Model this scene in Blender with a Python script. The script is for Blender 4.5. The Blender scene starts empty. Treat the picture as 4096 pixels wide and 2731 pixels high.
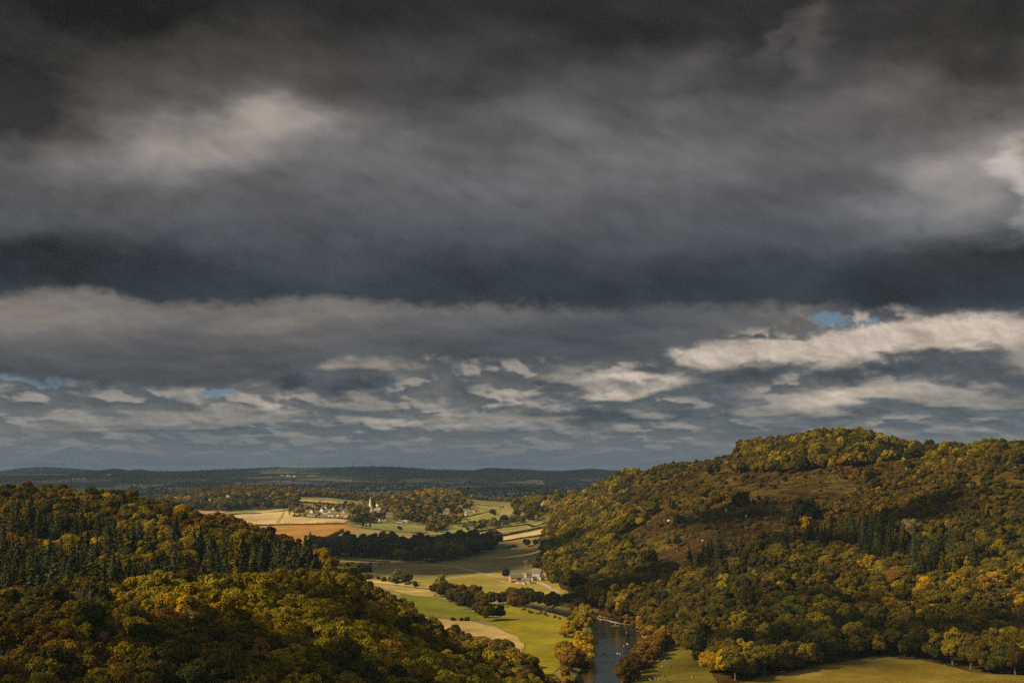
import bpy, bmesh, math, random
import numpy as np
from mathutils import Vector
from math import radians as R_, sin, cos, tan, atan2, pi
rnd = random.Random(7); rng = np.random.default_rng(7)
sc = bpy.context.scene
COL = sc.collection
# ------------------------------------------------------------------ camera
H = 125.0                       # height of the viewpoint above the river
F = 50 / 36 * 4096              # focal length in pixels of the 4096 px wide photograph
PITCH = math.atan((1892 - 1365.5) / F)
cam = bpy.data.cameras.new('camera'); cam.lens = 50; cam.sensor_width = 36
cam.clip_start = 1; cam.clip_end = 120000
camo = bpy.data.objects.new('camera', cam); COL.objects.link(camo)
camo.location = (0, 0, H); camo.rotation_euler = (pi / 2 + PITCH, 0, 0)
sc.camera = camo
# ------------------------------------------------------------------ light
SUN_EL = R_(35); SUN_TO = Vector((-0.93, -0.36)).normalized()
SUN_COLOR = (1.0, 0.78, 0.48); SUN_STRENGTH = 5.0
sl = bpy.data.lights.new('sun', 'SUN'); sl.energy = SUN_STRENGTH; sl.angle = R_(0.5); sl.color = SUN_COLOR
so = bpy.data.objects.new('sun', sl); COL.objects.link(so); so.location = (0, 0, 500)
to = Vector((SUN_TO.x * cos(SUN_EL), SUN_TO.y * cos(SUN_EL), sin(SUN_EL)))
so.rotation_euler = to.to_track_quat('Z', 'Y').to_euler()
sc.view_settings.view_transform = 'Standard'; sc.view_settings.look = 'None'
sc.view_settings.gamma = 1; sc.view_settings.exposure = 0.6
sc.view_settings.use_curve_mapping = False
sc.render.engine = 'CYCLES'
cy = sc.cycles
cy.max_bounces = 4; cy.diffuse_bounces = 2; cy.glossy_bounces = 2; cy.transmission_bounces = 1
cy.volume_bounces = 0; cy.transparent_max_bounces = 4; cy.caustics_reflective = False; cy.caustics_refractive = False
cy.use_denoising = False
try: cy.denoiser = 'OPENIMAGEDENOISE'
except Exception: pass
cy.sample_clamp_indirect = 2.0

# ------------------------------------------------------------------ node helper
class NT:
    def __init__(s, tree): s.t = tree; s.n = tree.nodes; s.l = tree.links
    def new(s, typ, **kw):
        n = s.n.new(typ)
        for k, v in kw.items(): setattr(n, k, v)
        return n
    def set(s, sock, v):
        if isinstance(v, bpy.types.NodeSocket): s.l.new(v, sock)
        elif v is not None:
            try: sock.default_value = v
            except Exception: sock.default_value = tuple(v) + (1,)
    def math(s, op, a, b=None, c=None, clamp=False):
        n = s.new('ShaderNodeMath', operation=op, use_clamp=clamp)
        s.set(n.inputs[0], a)
        if b is not None: s.set(n.inputs[1], b)
        if c is not None: s.set(n.inputs[2], c)
        return n.outputs[0]
    def mix(s, f, a, b, mode='MIX'):
        n = s.new('ShaderNodeMix', data_type='RGBA', blend_type=mode)
        s.set(n.inputs[0], f); s.set(n.inputs[6], a); s.set(n.inputs[7], b)
        return n.outputs[2]
    def rng(s, v, a, b, c=0.0, d=1.0, t='SMOOTHSTEP'):
        n = s.new('ShaderNodeMapRange', interpolation_type=t)
        for i, x in enumerate((v, a, b, c, d)): s.set(n.inputs[i], x)
        return n.outputs[0]
    def noise(s, vec, scale, detail=4, rough=0.5, dist=0.0):
        n = s.new('ShaderNodeTexNoise')
        if vec is not None: s.l.new(vec, n.inputs['Vector'])
        n.inputs['Scale'].default_value = scale; n.inputs['Detail'].default_value = detail
        n.inputs['Roughness'].default_value = rough; n.inputs['Distortion'].default_value = dist
        return n.outputs[0]
    def comb(s, x, y, z=0.0):
        n = s.new('ShaderNodeCombineXYZ')
        for i, v in enumerate((x, y, z)): s.set(n.inputs[i], v)
        return n.outputs[0]
    def vmath(s, op, a, b=None):
        n = s.new('ShaderNodeVectorMath', operation=op)
        s.set(n.inputs[0], a)
        if b is not None: s.set(n.inputs[1], b)
        return n.outputs[0]
    def ramp(s, f, stops):
        n = s.new('ShaderNodeValToRGB'); e = n.color_ramp.elements
        while len(e) < len(stops): e.new(0.5)
        for i, (p, c) in enumerate(stops): e[i].position = p; e[i].color = tuple(c) + (1,)
        s.set(n.inputs[0], f); return n.outputs[0]

def dir_of(sx, sy):
    """world direction (right, forward, up) seen at a point of the photograph"""
    cx, cy_ = (sx - 2048) / F, -(sy - 1365.5) / F
    return Vector((cx, cos(PITCH) - cy_ * sin(PITCH), sin(PITCH) + cy_ * cos(PITCH)))
def ang(sx, sy):
    d = dir_of(sx, sy).normalized()
    return math.atan2(d.x, d.y), math.asin(d.z)

# ------------------------------------------------------------------ sky
world = bpy.data.worlds.new('World'); sc.world = world; world.use_nodes = True
T_ = NT(world.node_tree); T_.n.clear()
out = T_.new('ShaderNodeOutputWorld'); bg = T_.new('ShaderNodeBackground'); bg.inputs[1].default_value = 0.1
T_.l.new(bg.outputs[0], out.inputs[0])
sky = T_.new('ShaderNodeTexSky', sky_type='NISHITA'); sky.sun_disc = False
sky.sun_elevation = SUN_EL; sky.sun_rotation = math.atan2(SUN_TO.x, SUN_TO.y)
tc = T_.new('ShaderNodeTexCoord'); sep = T_.new('ShaderNodeSeparateXYZ')
nrm = T_.new('ShaderNodeVectorMath', operation='NORMALIZE'); T_.l.new(tc.outputs['Generated'], nrm.inputs[0])
T_.l.new(nrm.outputs[0], sep.inputs[0]); X, Y, Z = sep.outputs
az = T_.math('ARCTAN2', X, Y); el = T_.math('ARCSINE', Z)
K = 5689.0
U = T_.math('MULTIPLY', az, K / 1000); V = T_.math('MULTIPLY', el, K / 1000)      # thousandths of a turn: about 1 unit = 10 degrees
UV = T_.comb(U, V)
def uv(sx, sy):
    a, e = ang(sx, sy); return a * K / 1000, e * K / 1000
# warped coordinates for ragged outlines
w1 = T_.noise(T_.comb(T_.math('MULTIPLY', U, 1.1), T_.math('MULTIPLY', V, 2.6), 3.1), 1.6, 6, 0.55)
w2 = T_.noise(T_.comb(T_.math('MULTIPLY', U, 1.1), T_.math('MULTIPLY', V, 2.6), 9.7), 1.6, 6, 0.55)
f1 = T_.noise(T_.comb(U, T_.math('MULTIPLY', V, 1.6), 5.0), 9.0, 6, 0.6)
Uw = T_.math('ADD', U, T_.math('MULTIPLY', T_.math('SUBTRACT', w1, 0.5), 0.75))
Vw = T_.math('ADD', V, T_.math('MULTIPLY', T_.math('SUBTRACT', w2, 0.5), 0.34))
UVw = T_.comb(Uw, Vw)
UVs = T_.comb(T_.math('ADD', U, T_.math('MULTIPLY', T_.math('SUBTRACT', f1, 0.5), 0.16)),
              T_.math('ADD', V, T_.math('MULTIPLY', T_.math('SUBTRACT', f1, 0.5), 0.10)))
def blob(sx, sy, rx, ry, rot=0, src=None, inner=0.0):
    a, b = uv(sx, sy)
    m = T_.new('ShaderNodeMapping', vector_type='TEXTURE')
    T_.l.new(src or UVw, m.inputs[0]); m.inputs[1].default_value = (a, b, 0)
    m.inputs[2].default_value = (0, 0, R_(rot)); m.inputs[3].default_value = (rx / 1000, ry / 1000, 1)
    n = T_.new('ShaderNodeVectorMath', operation='LENGTH'); T_.l.new(m.outputs[0], n.inputs[0])
    return T_.rng(n.outputs[1], 1.0, inner, 0, 1)
# --- upper deck: brightness built up from broad soft swells
def el_of(sy, sx=2048): return uv(sx, sy)[1]
base = T_.ramp(T_.rng(Vw, el_of(1270), el_of(-100), 0, 1, 'LINEAR'), [
    (0.00, (.034, .044, .056)), (0.10, (.032, .041, .052)), (0.22, (.066, .074, .086)), (0.40, (.115, .116, .122)),
    (0.55, (.116, .114, .115)), (0.68, (.072, .070, .069)), (0.82, (.042, .040, .038)), (1.0, (.024, .023, .022))])
lum = None
def addb(acc, b, amp):
    v = T_.math('MULTIPLY', b, amp)
    return v if acc is None else T_.math('ADD', acc, v)
L = None
for (sx, sy, rx, ry, rot, amp) in [
    (960, 560, 820, 210, 12, 1.25), (1100, 470, 300, 110, 18, .8), (450, 640, 600, 170, 8, .35), (1500, 640, 520, 150, 8, .25),
    (150, 150, 1100, 430, 20, -.62), (0, 500, 520, 360, 0, -.5), (700, 0, 1700, 200, 0, -.35), (4096, 0, 700, 300, 0, -.3), (3120, 90, 260, 60, 40, .9), (3250, 30, 160, 90, 60, .9), (0, 1060, 1100, 200, 0, -.45), (900, 120, 700, 160, 20, .25),
    (2500, 620, 900, 250, 8, .22), (2000, 300, 700, 130, 14, -.35), (2500, 80, 1000, 150, 0, -.35), (2800, 210, 220, 120, 35, .55), (3250, 130, 320, 130, 45, .75),
    (3500, 330, 700, 170, 15, .30), (3720, 780, 330, 230, 20, .95), (3950, 640, 330, 330, 40, 1.0), (4080, 740, 130, 260, 10, 2.6), (4040, 600, 160, 60, 40, .8),
    (3930, 300, 260, 260, 20, -.45), (4000, 1010, 700, 170, 0, -.50), (3300, 1000, 420, 260, 10, .28), 
    (3800, 1180, 700, 110, 0, -.25)]:
    L = addb(L, blob(sx, sy, rx, ry, rot), amp)
L = T_.math('ADD', L, T_.math('MULTIPLY', T_.math('SUBTRACT', T_.noise(T_.comb(T_.math('ADD', U, T_.math('MULTIPLY', V, 1.2)), T_.math('MULTIPLY', V, 3.0), 1.0), 1.3, 6, .55), 0.5), 0.9))
def dfl(o, det): return T_.noise(T_.comb(T_.math('ADD', T_.math('MULTIPLY', U, 1.5), T_.math('MULTIPLY', V, 1.0 )), T_.math('ADD', T_.math('MULTIPLY', V, 1.8), o), 6.6), 2.0, det, .54, .15)
d1 = dfl(0, 7); d2 = dfl(.09, 5)
strong = T_.rng(L, -.4, 1.2, .25, 1.0)
L = T_.math('ADD', L, T_.math('MULTIPLY', T_.math('MULTIPLY', T_.math('SUBTRACT', d1, d2), 2.2), strong))
L = T_.math('ADD', L, T_.math('MULTIPLY', T_.math('SUBTRACT', d1, 0.5), 0.7))
gain = T_.math('MAXIMUM', T_.math('ADD', 1.0, L), 0.28)
deck = T_.mix(1.0, base, T_.comb(gain, gain, gain), 'MULTIPLY')
warm = T_.math('ADD', T_.math('MULTIPLY', blob(600, 500, 1300, 620, 10), .8), T_.math('MULTIPLY', blob(4000, 500, 1000, 800, 0), .6), clamp=True)
deck = T_.mix(1.0, deck, T_.mix(T_.rng(gain, 1.5, 2.8), (1, 1, 1, 1), (1.05, 1.0, .92, 1)), 'MULTIPLY')
deck = T_.mix(1.0, deck, T_.mix(warm, (1, 1, 1.02, 1), (1.08, 1.0, .90, 1)), 'MULTIPLY')
# --- relief-shaded cumulus fields below the deck, smaller and flatter towards the horizon
def fld(du, dv, su, sv, c, seed, det, rough, dist=.12):
    lv = T_.math('LOGARITHM', T_.math('MAXIMUM', T_.math('ADD', V, c + dv), .01), 2.718281828)
    v = T_.comb(T_.math('MULTIPLY', T_.math('ADD', U, du), su), T_.math('MULTIPLY', lv, sv), seed)
    return T_.noise(v, 1.0, det, rough, dist)
cA = fld(0, 0, 1.9, 3.1, .14, 2.3, 8, .52); cA2 = fld(.014, .020, 1.9, 3.1, .14, 2.3, 6, .50)
sA = fld(0, 0, 1.9, 3.1, .14, 2.3, 1.5, .5); sA2 = fld(.03, .065, 1.9, 3.1, .14, 2.3, 1.5, .5)
cC = fld(0, 0, 6.5, 5.2, .09, 8.3, 7, .52); cC2 = fld(.010, .012, 6.5, 5.2, .09, 8.3, 5, .5)
sC = fld(0, 0, 6.5, 5.2, .09, 8.3, 1.5, .5); sC2 = fld(.015, .030, 6.5, 5.2, .09, 8.3, 1.5, .5)
cbig = fld(0, 0, 1.1, 1.9, .12, 5.5, 3, .5)
BL = None
for (sx, sy, rx, ry, rot, amp) in [
    (2400, 1560, 640, 95, 4, .9), (2750, 1440, 480, 95, 8, .8), (3450, 1360, 640, 130, 4, 1.1), (3150, 1420, 380, 100, 12, .6), (3950, 1340, 400, 100, 5, .9), (3500, 1570, 500, 60, 5, .4),
    (1090, 1590, 180, 70, 0, .7), (1650, 1680, 420, 55, 0, .5), (3300, 1600, 340, 60, 8, .5), (3930, 1690, 150, 40, 0, .8), (2500, 1540, 240, 34, 0, -.9), (2230, 1535, 190, 50, 0, -1.3), (3050, 1480, 300, 55, 8, -1.2),
    (1150, 1530, 130, 65, 0, -1.4), (1430, 1540, 220, 55, 5, -1.0), (1850, 1555, 190, 45, 5, -1.0), (400, 1500, 600, 60, -4, -.5), (3500, 1480, 560, 45, 5, -.8), (2400, 1665, 800, 45, 0, -.8), (3700, 1800, 700, 60, 0, -.5)]:
    BL = addb(BL, blob(sx, sy, rx, ry, rot, UVs, 0.1), amp)
BLp = T_.math('MINIMUM', T_.math('MAXIMUM', BL, 0.0), 1.2); BLn = T_.math('MINIMUM', T_.math('MAXIMUM', T_.math('MULTIPLY', BL, -1.0), 0.0), 1.2)
def litness(s1, s2, c1, c2, lo, hi):
    v = T_.math('ADD', T_.math('MULTIPLY', T_.math('SUBTRACT', s1, s2), 1.0), T_.math('MULTIPLY', T_.math('SUBTRACT', c1, c2), 1.3))
    return T_.rng(T_.math('ADD', v, T_.math('MULTIPLY', BL, .05)), lo, hi)
litA = litness(sA, sA2, cA, cA2, -.05, .14); litC = litness(sC, sC2, cC, cC2, -.04, .14)
hgt = T_.rng(V, el_of(1900), el_of(1300), 0, 1, 'LINEAR')
shadec = T_.ramp(hgt, [(0, (.105, .140, .162)), (.25, (.090, .115, .135)), (.6, (.076, .088, .104)), (1, (.072, .078, .088))])
dim = T_.ramp(hgt, [(0, (.135, .158, .168)), (.15, (.19, .192, .188)), (.5, (.235, .22, .20)), (1, (.26, .235, .205))])
bright = T_.ramp(hgt, [(0, (.145, .170, .180)), (.2, (.30, .28, .245)), (.45, (.46, .40, .33)), (1, (.56, .48, .40))])
litc = T_.mix(T_.rng(BLp, .0, .8, 0, 1, 'LINEAR'), dim, bright)
farb = T_.mix(T_.rng(cC, .38, .62), T_.mix(.35, shadec, dim), T_.mix(.5, shadec, dim))
layC = T_.mix(litC, shadec, T_.mix(.25, litc, dim))
low = T_.mix(T_.rng(cC, .38, .57), farb, layC)
sdA = T_.mix(T_.rng(BLn, .1, 1.0), shadec, (.045, .058, .075, 1))
layA = T_.mix(litA, sdA, litc)
alA = T_.math('MULTIPLY', T_.rng(T_.math('ADD', cA, T_.math('MULTIPLY', T_.math('ABSOLUTE', BL), .16)), .43, .57), T_.rng(V, .06, .22))
low = T_.mix(alA, low, layA)
blue = None
for (sx, sy, rx, ry, rot, amp) in [(3390, 1285, 210, 50, -8, 1.5), (220, 1520, 330, 34, -3, 1.6), (850, 1575, 130, 32, 0, 1.5), (2100, 1375, 130, 40, 0, .35), (3950, 1450, 90, 30, 0, .3)]:
    blue = addb(blue, blob(sx, sy, rx, ry, rot, UVs), amp)
skycol = T_.mix(1.0, T_.mix(1.0, sky.outputs[0], (.35, .40, .50, 1), 'MULTIPLY'), (1, 1, 1, 1), 'MULTIPLY')
skyc = T_.mix(0.7, T_.mix(1.0, skycol, (.1, .1, .1, 1), 'MULTIPLY'), (.13, .23, .31, 1))
tx = T_.math('ADD', T_.math('ADD', 1.0, T_.math('MULTIPLY', T_.math('SUBTRACT', cC, .5), .9)), T_.math('MULTIPLY', T_.math('SUBTRACT', cC, cC2), 1.6))
low = T_.mix(T_.rng(V, .05, .2), low, T_.mix(1.0, low, T_.comb(tx, tx, tx), 'MULTIPLY'))
low = T_.mix(T_.math('MULTIPLY', T_.math('MULTIPLY', T_.rng(blue, .1, .5), T_.rng(T_.math('ADD', blue, T_.math('MULTIPLY', T_.math('SUBTRACT', .52, cC), 5)), .45, 1.25)), .9), low, skyc)
relA = T_.math('SUBTRACT', cA, cA2)
# --- middle deck: grey shelf with a sloping lower edge
def edge(line, src_v, soft_lo, soft_hi):
    """1 above a polyline given in photo points, 0 below"""
    n = T_.new('ShaderNodeFloatCurve'); c = n.mapping.curves[0]
    pts = [uv(*p) for p in line]
    x0, x1 = -3.2, 3.2; y0, y1 = -0.2, 1.4
    T_.set(n.inputs[1], T_.rng(U, x0, x1, 0, 1, 'LINEAR'))
    pts = [(-3.2, pts[0][1])] + pts + [(3.2, pts[-1][1])]
    pp = [((a - x0) / (x1 - x0), (b - y0) / (y1 - y0)) for a, b in pts]
    while len(c.points) < len(pp): c.points.new(0.5, 0.5)
    for i, (a, b) in enumerate(pp): c.points[i].location = (a, b)
    n.mapping.update()
    e = T_.math('ADD', T_.math('MULTIPLY', n.outputs[0], y1 - y0), y0)
    return T_.rng(T_.math('SUBTRACT', src_v, e), soft_lo, soft_hi)
Ve = T_.math('ADD', V, T_.math('ADD', T_.math('MULTIPLY', T_.math('SUBTRACT', w2, .5), .14), T_.math('MULTIPLY', T_.math('SUBTRACT', f1, .5), .10)))
m2 = edge([(0, 1500), (500, 1545), (900, 1540), (1500, 1440), (2300, 1450), (2700, 1395), (3000, 1330), (3200, 1262), (3500, 1200), (4096, 1200)], Ve, -.012, .03)
midc = T_.ramp(T_.rng(T_.math('ADD', V, T_.math('MULTIPLY', T_.math('SUBTRACT', w1, .5), .25)), el_of(1520), el_of(1210), 0, 1, 'LINEAR'),
               [(0, (.062, .068, .080)), (.35, (.095, .097, .105)), (.7, (.150, .145, .140)), (1, (.175, .165, .155))])
dm = T_.math('MULTIPLY', blob(2250, 1320, 1500, 230, 4), .95)
midc = T_.mix(dm, midc, (.062, .072, .088, 1))
bm = T_.math('ADD', T_.math('MULTIPLY', blob(200, 1270, 500, 120, 0), .6), T_.math('MULTIPLY', blob(1100, 1280, 420, 70, 5), .6), clamp=True)
midc = T_.mix(bm, midc, (.235, .205, .178, 1))
cg = T_.math('ADD', T_.math('ADD', .72, T_.math('MULTIPLY', cbig, .5)), T_.math('MULTIPLY', relA, 2.2))
midc = T_.mix(1.0, midc, T_.comb(cg, cg, cg), 'MULTIPLY')
low = T_.mix(m2, low, midc)
m1 = edge([(0, 1212), (450, 1190), (560, 1225), (1000, 1235), (1250, 1205), (1600, 1240), (2050, 1235), (2500, 1255), (3200, 1250), (3500, 1268), (4096, 1280)], Ve, -.006, .055)
full = T_.mix(m1, low, deck)
hor = T_.rng(V, el_of(1905), el_of(1700))
full = T_.mix(T_.math('MULTIPLY', T_.math('SUBTRACT', 1.0, hor), .75), full, (.118, .150, .170, 1))
full = T_.mix(T_.rng(Z, -.02, -.10), full, (.05, .05, .045, 1))
# unseen sky overhead and behind the viewpoint, brightened as fill for the shade
sky_fill = T_.rng(Y, .86, .35)
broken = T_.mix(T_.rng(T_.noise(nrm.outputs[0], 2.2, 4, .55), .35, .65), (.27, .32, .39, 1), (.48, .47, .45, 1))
full = T_.mix(T_.math('MULTIPLY', sky_fill, T_.rng(Z, -.05, .25)), full, broken)
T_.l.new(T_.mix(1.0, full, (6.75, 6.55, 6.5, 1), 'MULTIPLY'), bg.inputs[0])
sc.world.cycles.sampling_method = 'MANUAL'; sc.world.cycles.sample_map_resolution = 512

# ------------------------------------------------------------------ materials
def ma(name, col, rough=0.9, var=None, scale=1.0, bump=0.0, spec=0.2, build=None):
    m = bpy.data.materials.new(name); m.use_nodes = True
    t = NT(m.node_tree); b = t.n['Principled BSDF']
    b.inputs['Roughness'].default_value = rough; b.inputs['Specular IOR Level'].default_value = spec
    g = t.new('ShaderNodeNewGeometry').outputs['Position']
    if build: c = build(t, g)
    elif var:
        c = t.mix(t.rng(t.noise(g, scale, 5, .6), .32, .68), col, var)
    else: c = tuple(col)
    t.set(b.inputs['Base Color'], c)
    if bump:
        bn = t.new('ShaderNodeBump'); bn.inputs['Strength'].default_value = bump; bn.inputs['Distance'].default_value = 0.3
        t.l.new(t.noise(g, scale * 3, 4, .6), bn.inputs['Height']); t.l.new(bn.outputs[0], b.inputs['Normal'])
    return m
def foliage_mat():
    m = bpy.data.materials.new('foliage'); m.use_nodes = True
    t = NT(m.node_tree); t.n.clear()
    o = t.new('ShaderNodeOutputMaterial')
    at = t.new('ShaderNodeAttribute', attribute_type='INSTANCER', attribute_name='tint')
    g = t.new('ShaderNodeNewGeometry')
    lv = t.new('ShaderNodeAttribute', attribute_type='GEOMETRY', attribute_name='leaf')
    n = t.noise(g.outputs['Position'], 0.35, 3, .6)
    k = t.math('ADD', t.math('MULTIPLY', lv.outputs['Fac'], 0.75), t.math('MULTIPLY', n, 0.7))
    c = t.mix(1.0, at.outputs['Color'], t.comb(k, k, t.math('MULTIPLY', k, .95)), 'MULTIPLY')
    d = t.new('ShaderNodeBsdfDiffuse'); tr = t.new('ShaderNodeBsdfTranslucent')
    t.l.new(c, d.inputs[0])
    t.l.new(t.mix(1.0, c, (1.15, 1.0, .5, 1), 'MULTIPLY'), tr.inputs[0])
    mx = t.new('ShaderNodeMixShader'); mx.inputs[0].default_value = 0.22
    t.l.new(d.outputs[0], mx.inputs[1]); t.l.new(tr.outputs[0], mx.inputs[2]); t.l.new(mx.outputs[0], o.inputs[0])
    return m
FOL = foliage_mat()
BARK = ma('bark', (.10, .08, .06), var=(.16, .13, .10), scale=.8)
PALEBARK = ma('pale_bark', (.45, .38, .28), var=(.30, .25, .18), scale=.8)

# ------------------------------------------------------------------ object helpers
def tag(o, label=None, cat=None, group=None, kind=None):
    if label: o['label'] = label
    if cat: o['category'] = cat
    if group: o['group'] = group
    if kind: o['kind'] = kind
    return o
def empty(name, loc, rz=0, s=1):
    o = bpy.data.objects.new(name, None); COL.objects.link(o)
    o.location = loc; o.rotation_euler = (0, 0, rz); o.scale = (s, s, s) if not isinstance(s, tuple) else s
    o.empty_display_size = 0.5
    return o
def mesh_np(name, V_, Fc, mats=(), attrs=None):
    """V_ (n,3); Fc list of (k,m) arrays of faces with m corners"""
    me = bpy.data.meshes.new(name)
    Fc = [f for f in Fc if len(f)]
    nl = sum(f.size for f in Fc); nf = sum(len(f) for f in Fc)
    me.vertices.add(len(V_)); me.vertices.foreach_set('co', np.asarray(V_, np.float32).ravel())
    me.loops.add(nl); me.polygons.add(nf)
    me.loops.foreach_set('vertex_index', np.concatenate([f.ravel() for f in Fc]).astype(np.int32))
    tot = np.concatenate([np.full(len(f), f.shape[1]) for f in Fc])
    st = np.concatenate([[0], np.cumsum(tot)[:-1]])
    me.polygons.foreach_set('loop_start', st.astype(np.int32))
    try: me.polygons.foreach_set('loop_total', tot.astype(np.int32))
    except Exception: pass
    for m in mats: me.materials.append(m)
    if attrs:
        for k, a in attrs.items():
            if a.ndim == 1: me.attributes.new(k, 'FLOAT', 'POINT').data.foreach_set('value', a.astype(np.float32))
            else:
                if a.shape[1] == 3: a = np.c_[a, np.ones(len(a))]
                me.attributes.new(k, 'FLOAT_COLOR', 'POINT').data.foreach_set('color', a.astype(np.float32).ravel())
    me.update(calc_edges=True); me.validate()
    return me
def link(name, me, parent=None, loc=None):
    o = bpy.data.objects.new(name, me); COL.objects.link(o)
    if parent: o.parent = parent
    if loc is not None: o.location = loc
    return o
class MB:
    """collects boxes, prisms and tubes into one mesh"""
    def __init__(s): s.v = []; s.f = []
    def add(s, vs, fs):
        b = len(s.v); s.v += [tuple(v) for v in vs]; s.f += [tuple(b + i for i in f) for f in fs]; return s
    def box(s, x0, x1, y0, y1, z0, z1):
        return s.add([(x0,y0,z0),(x1,y0,z0),(x1,y1,z0),(x0,y1,z0),(x0,y0,z1),(x1,y0,z1),(x1,y1,z1),(x0,y1,z1)],
                     [(0,3,2,1),(4,5,6,7),(0,1,5,4),(1,2,6,5),(2,3,7,6),(3,0,4,7)])
    def gable(s, x0, x1, y0, y1, z0, z1, zr):      # walls with gable ends, ridge along x
        ym = (y0 + y1) / 2
        return s.add([(x0,y0,z0),(x1,y0,z0),(x1,y1,z0),(x0,y1,z0),(x0,y0,z1),(x1,y0,z1),(x1,y1,z1),(x0,y1,z1),(x0,ym,zr),(x1,ym,zr)],
                     [(0,3,2,1),(0,1,5,4),(2,3,7,6),(1,2,6,9,5),(3,0,4,8,7),(4,5,9,8),(6,7,8,9)])
    def roof(s, x0, x1, y0, y1, z1, zr, ov=.35, th=.22, hip=0):
        ym = (y0 + y1) / 2; k = (zr - z1) / (ym - y0)
        a, b = x0 - ov, x1 + ov; c, d = y0 - ov, y1 + ov; ze = z1 - k * ov
        vs = [(a,c,ze),(b,c,ze),(b,d,ze),(a,d,ze),(a+hip,ym,zr),(b-hip,ym,zr)]
        vs += [(x, y, z + th) for x, y, z in vs]
        fs = [(0,1,7,6),(1,5,11,7) if hip else (1,5,11,7),(5,2,8,11),(2,3,9,8),(3,4,10,9),(4,0,6,10),(6,7,11,10),(8,9,10,11),(0,4,5,1),(2,5,4,3)]
        if hip: fs = [(0,1,7,6),(1,2,8,7),(2,3,9,8),(3,0,6,9),(6,7,11,10),(8,9,10,11),(7,8,11),(9,6,10),(0,3,2,1)]
        return s.add([(x, y, z + .03) for x, y, z in vs], fs)
    def tube(s, p, q, r0, r1, n=6):
        p = Vector(p); q = Vector(q); d = (q - p).normalized()
        a = d.orthogonal().normalized(); b = d.cross(a)
        vs = []
        for c, r in ((p, r0), (q, r1)):
            for i in range(n):
                t = 2 * pi * i / n; vs.append(c + a * (r * cos(t)) + b * (r * sin(t)))
        fs = [(i, (i + 1) % n, n + (i + 1) % n, n + i) for i in range(n)] + [tuple(range(n))[::-1], tuple(range(n, 2 * n))]
        return s.add(vs, fs)
    def mesh(s, name, mat):
        me = bpy.data.meshes.new(name); me.from_pydata(s.v, [], s.f); me.update(); me.materials.append(mat); return me
    def build(s, name, mat, parent=None, loc=None, smooth=False):
        me = s.mesh(name, mat)
        if smooth: me.polygons.foreach_set('use_smooth', [True] * len(me.polygons))
        return link(name, me, parent, loc)

# ------------------------------------------------------------------ numpy noise
def _h(ix, iy, s):
    n = (ix.astype(np.int64) * 374761393 + iy.astype(np.int64) * 668265263 + s * 974711) & 0xffffffff
    n = ((n ^ (n >> 13)) * 1274126177) & 0xffffffff
    return ((n ^ (n >> 16)) & 0xffff) / 65535.0
def vn(x, y, size, s=0):
    x = np.asarray(x, float) / size; y = np.asarray(y, float) / size
    ix = np.floor(x); iy = np.floor(y); fx = x - ix; fy = y - iy
    fx = fx * fx * (3 - 2 * fx); fy = fy * fy * (3 - 2 * fy)
    a = _h(ix, iy, s); b = _h(ix + 1, iy, s); c = _h(ix, iy + 1, s); d = _h(ix + 1, iy + 1, s)
    return (a * (1 - fx) + b * fx) * (1 - fy) + (c * (1 - fx) + d * fx) * fy
def fbm(x, y, size, s=0, o=4):
    t = 0; a = 1; w = 0
    for i in range(o): t = t + a * vn(x, y, size / 2 ** i, s + i * 17); w += a; a *= .5
    return t / w
def inpoly(px, py, poly):
    px = np.asarray(px, float); py = np.asarray(py, float); r = np.zeros(px.shape, bool)
    n = len(poly)
    for i in range(n):
        x0, y0 = poly[i]; x1, y1 = poly[(i + 1) % n]
        c = (y0 > py) != (y1 > py)
        with np.errstate(divide='ignore', invalid='ignore'):
            r ^= c & (px < (x1 - x0) * (py - y0) / ((y1 - y0) or 1e-9) + x0)
    return r

# ------------------------------------------------------------------ terrain: survey points -> smooth height field
def at_Y(sx, sy, Yd):
    """point seen at (sx, sy) at forward distance Yd"""
    d = dir_of(sx, sy); return d.x / d.y * Yd, Yd, H + d.z / d.y * Yd
CP = []
def C(sx, sy, Yd, h=0.0, lo=None):
    x, y, z = at_Y(sx, sy, Yd); z -= h
    if lo is not None: z = max(z, lo)
    CP.append((x, y, z))
def G(sx, sy, z):
    d = dir_of(sx, sy); t = (z - H) / d.z; CP.append((d.x * t, d.y * t, z))
def E(sx, Yd, z):
    x = (sx - 2048) / F * Yd; CP.append((x, Yd, z))
for sx in (-600, 500, 1500, 2300, 3200, 4600):
    E(sx, 22, 112); E(sx, 60, 88); E(sx, 150, 58)
for sx, z in ((-600, 52), (400, 50), (1200, 42), (1800, 22), (2200, 8), (3000, 5), (4200, 6)): E(sx, 300, z)
for p in [(-600,2731,430,14),(0,2731,430,14),(600,2731,450,14),(1200,2731,490,14),(1700,2731,560,14),
          (-600,2500,500,14),(0,2500,500,14),(600,2480,540,14),(1200,2450,600,14),(1500,2480,680,14),(1700,2530,740,14),
          (0,2420,540,14),(300,2390,560,14),(600,2335,600,14),(900,2320,640,14),(1250,2300,680,14),(1400,2345,700,14),(1600,2430,740,14),
          (-600,1935,1200,14),(0,1950,1150,14),(300,1958,1150,14),(500,1992,1100,14),(700,2042,1060,14),(900,2087,1020,14),(1060,2137,960,14),(1200,2185,900,16),(1270,2260,860,14),
          (0,2060,1010,14),(400,2065,1010,14),(700,2110,960,14)]: C(*p)
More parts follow.
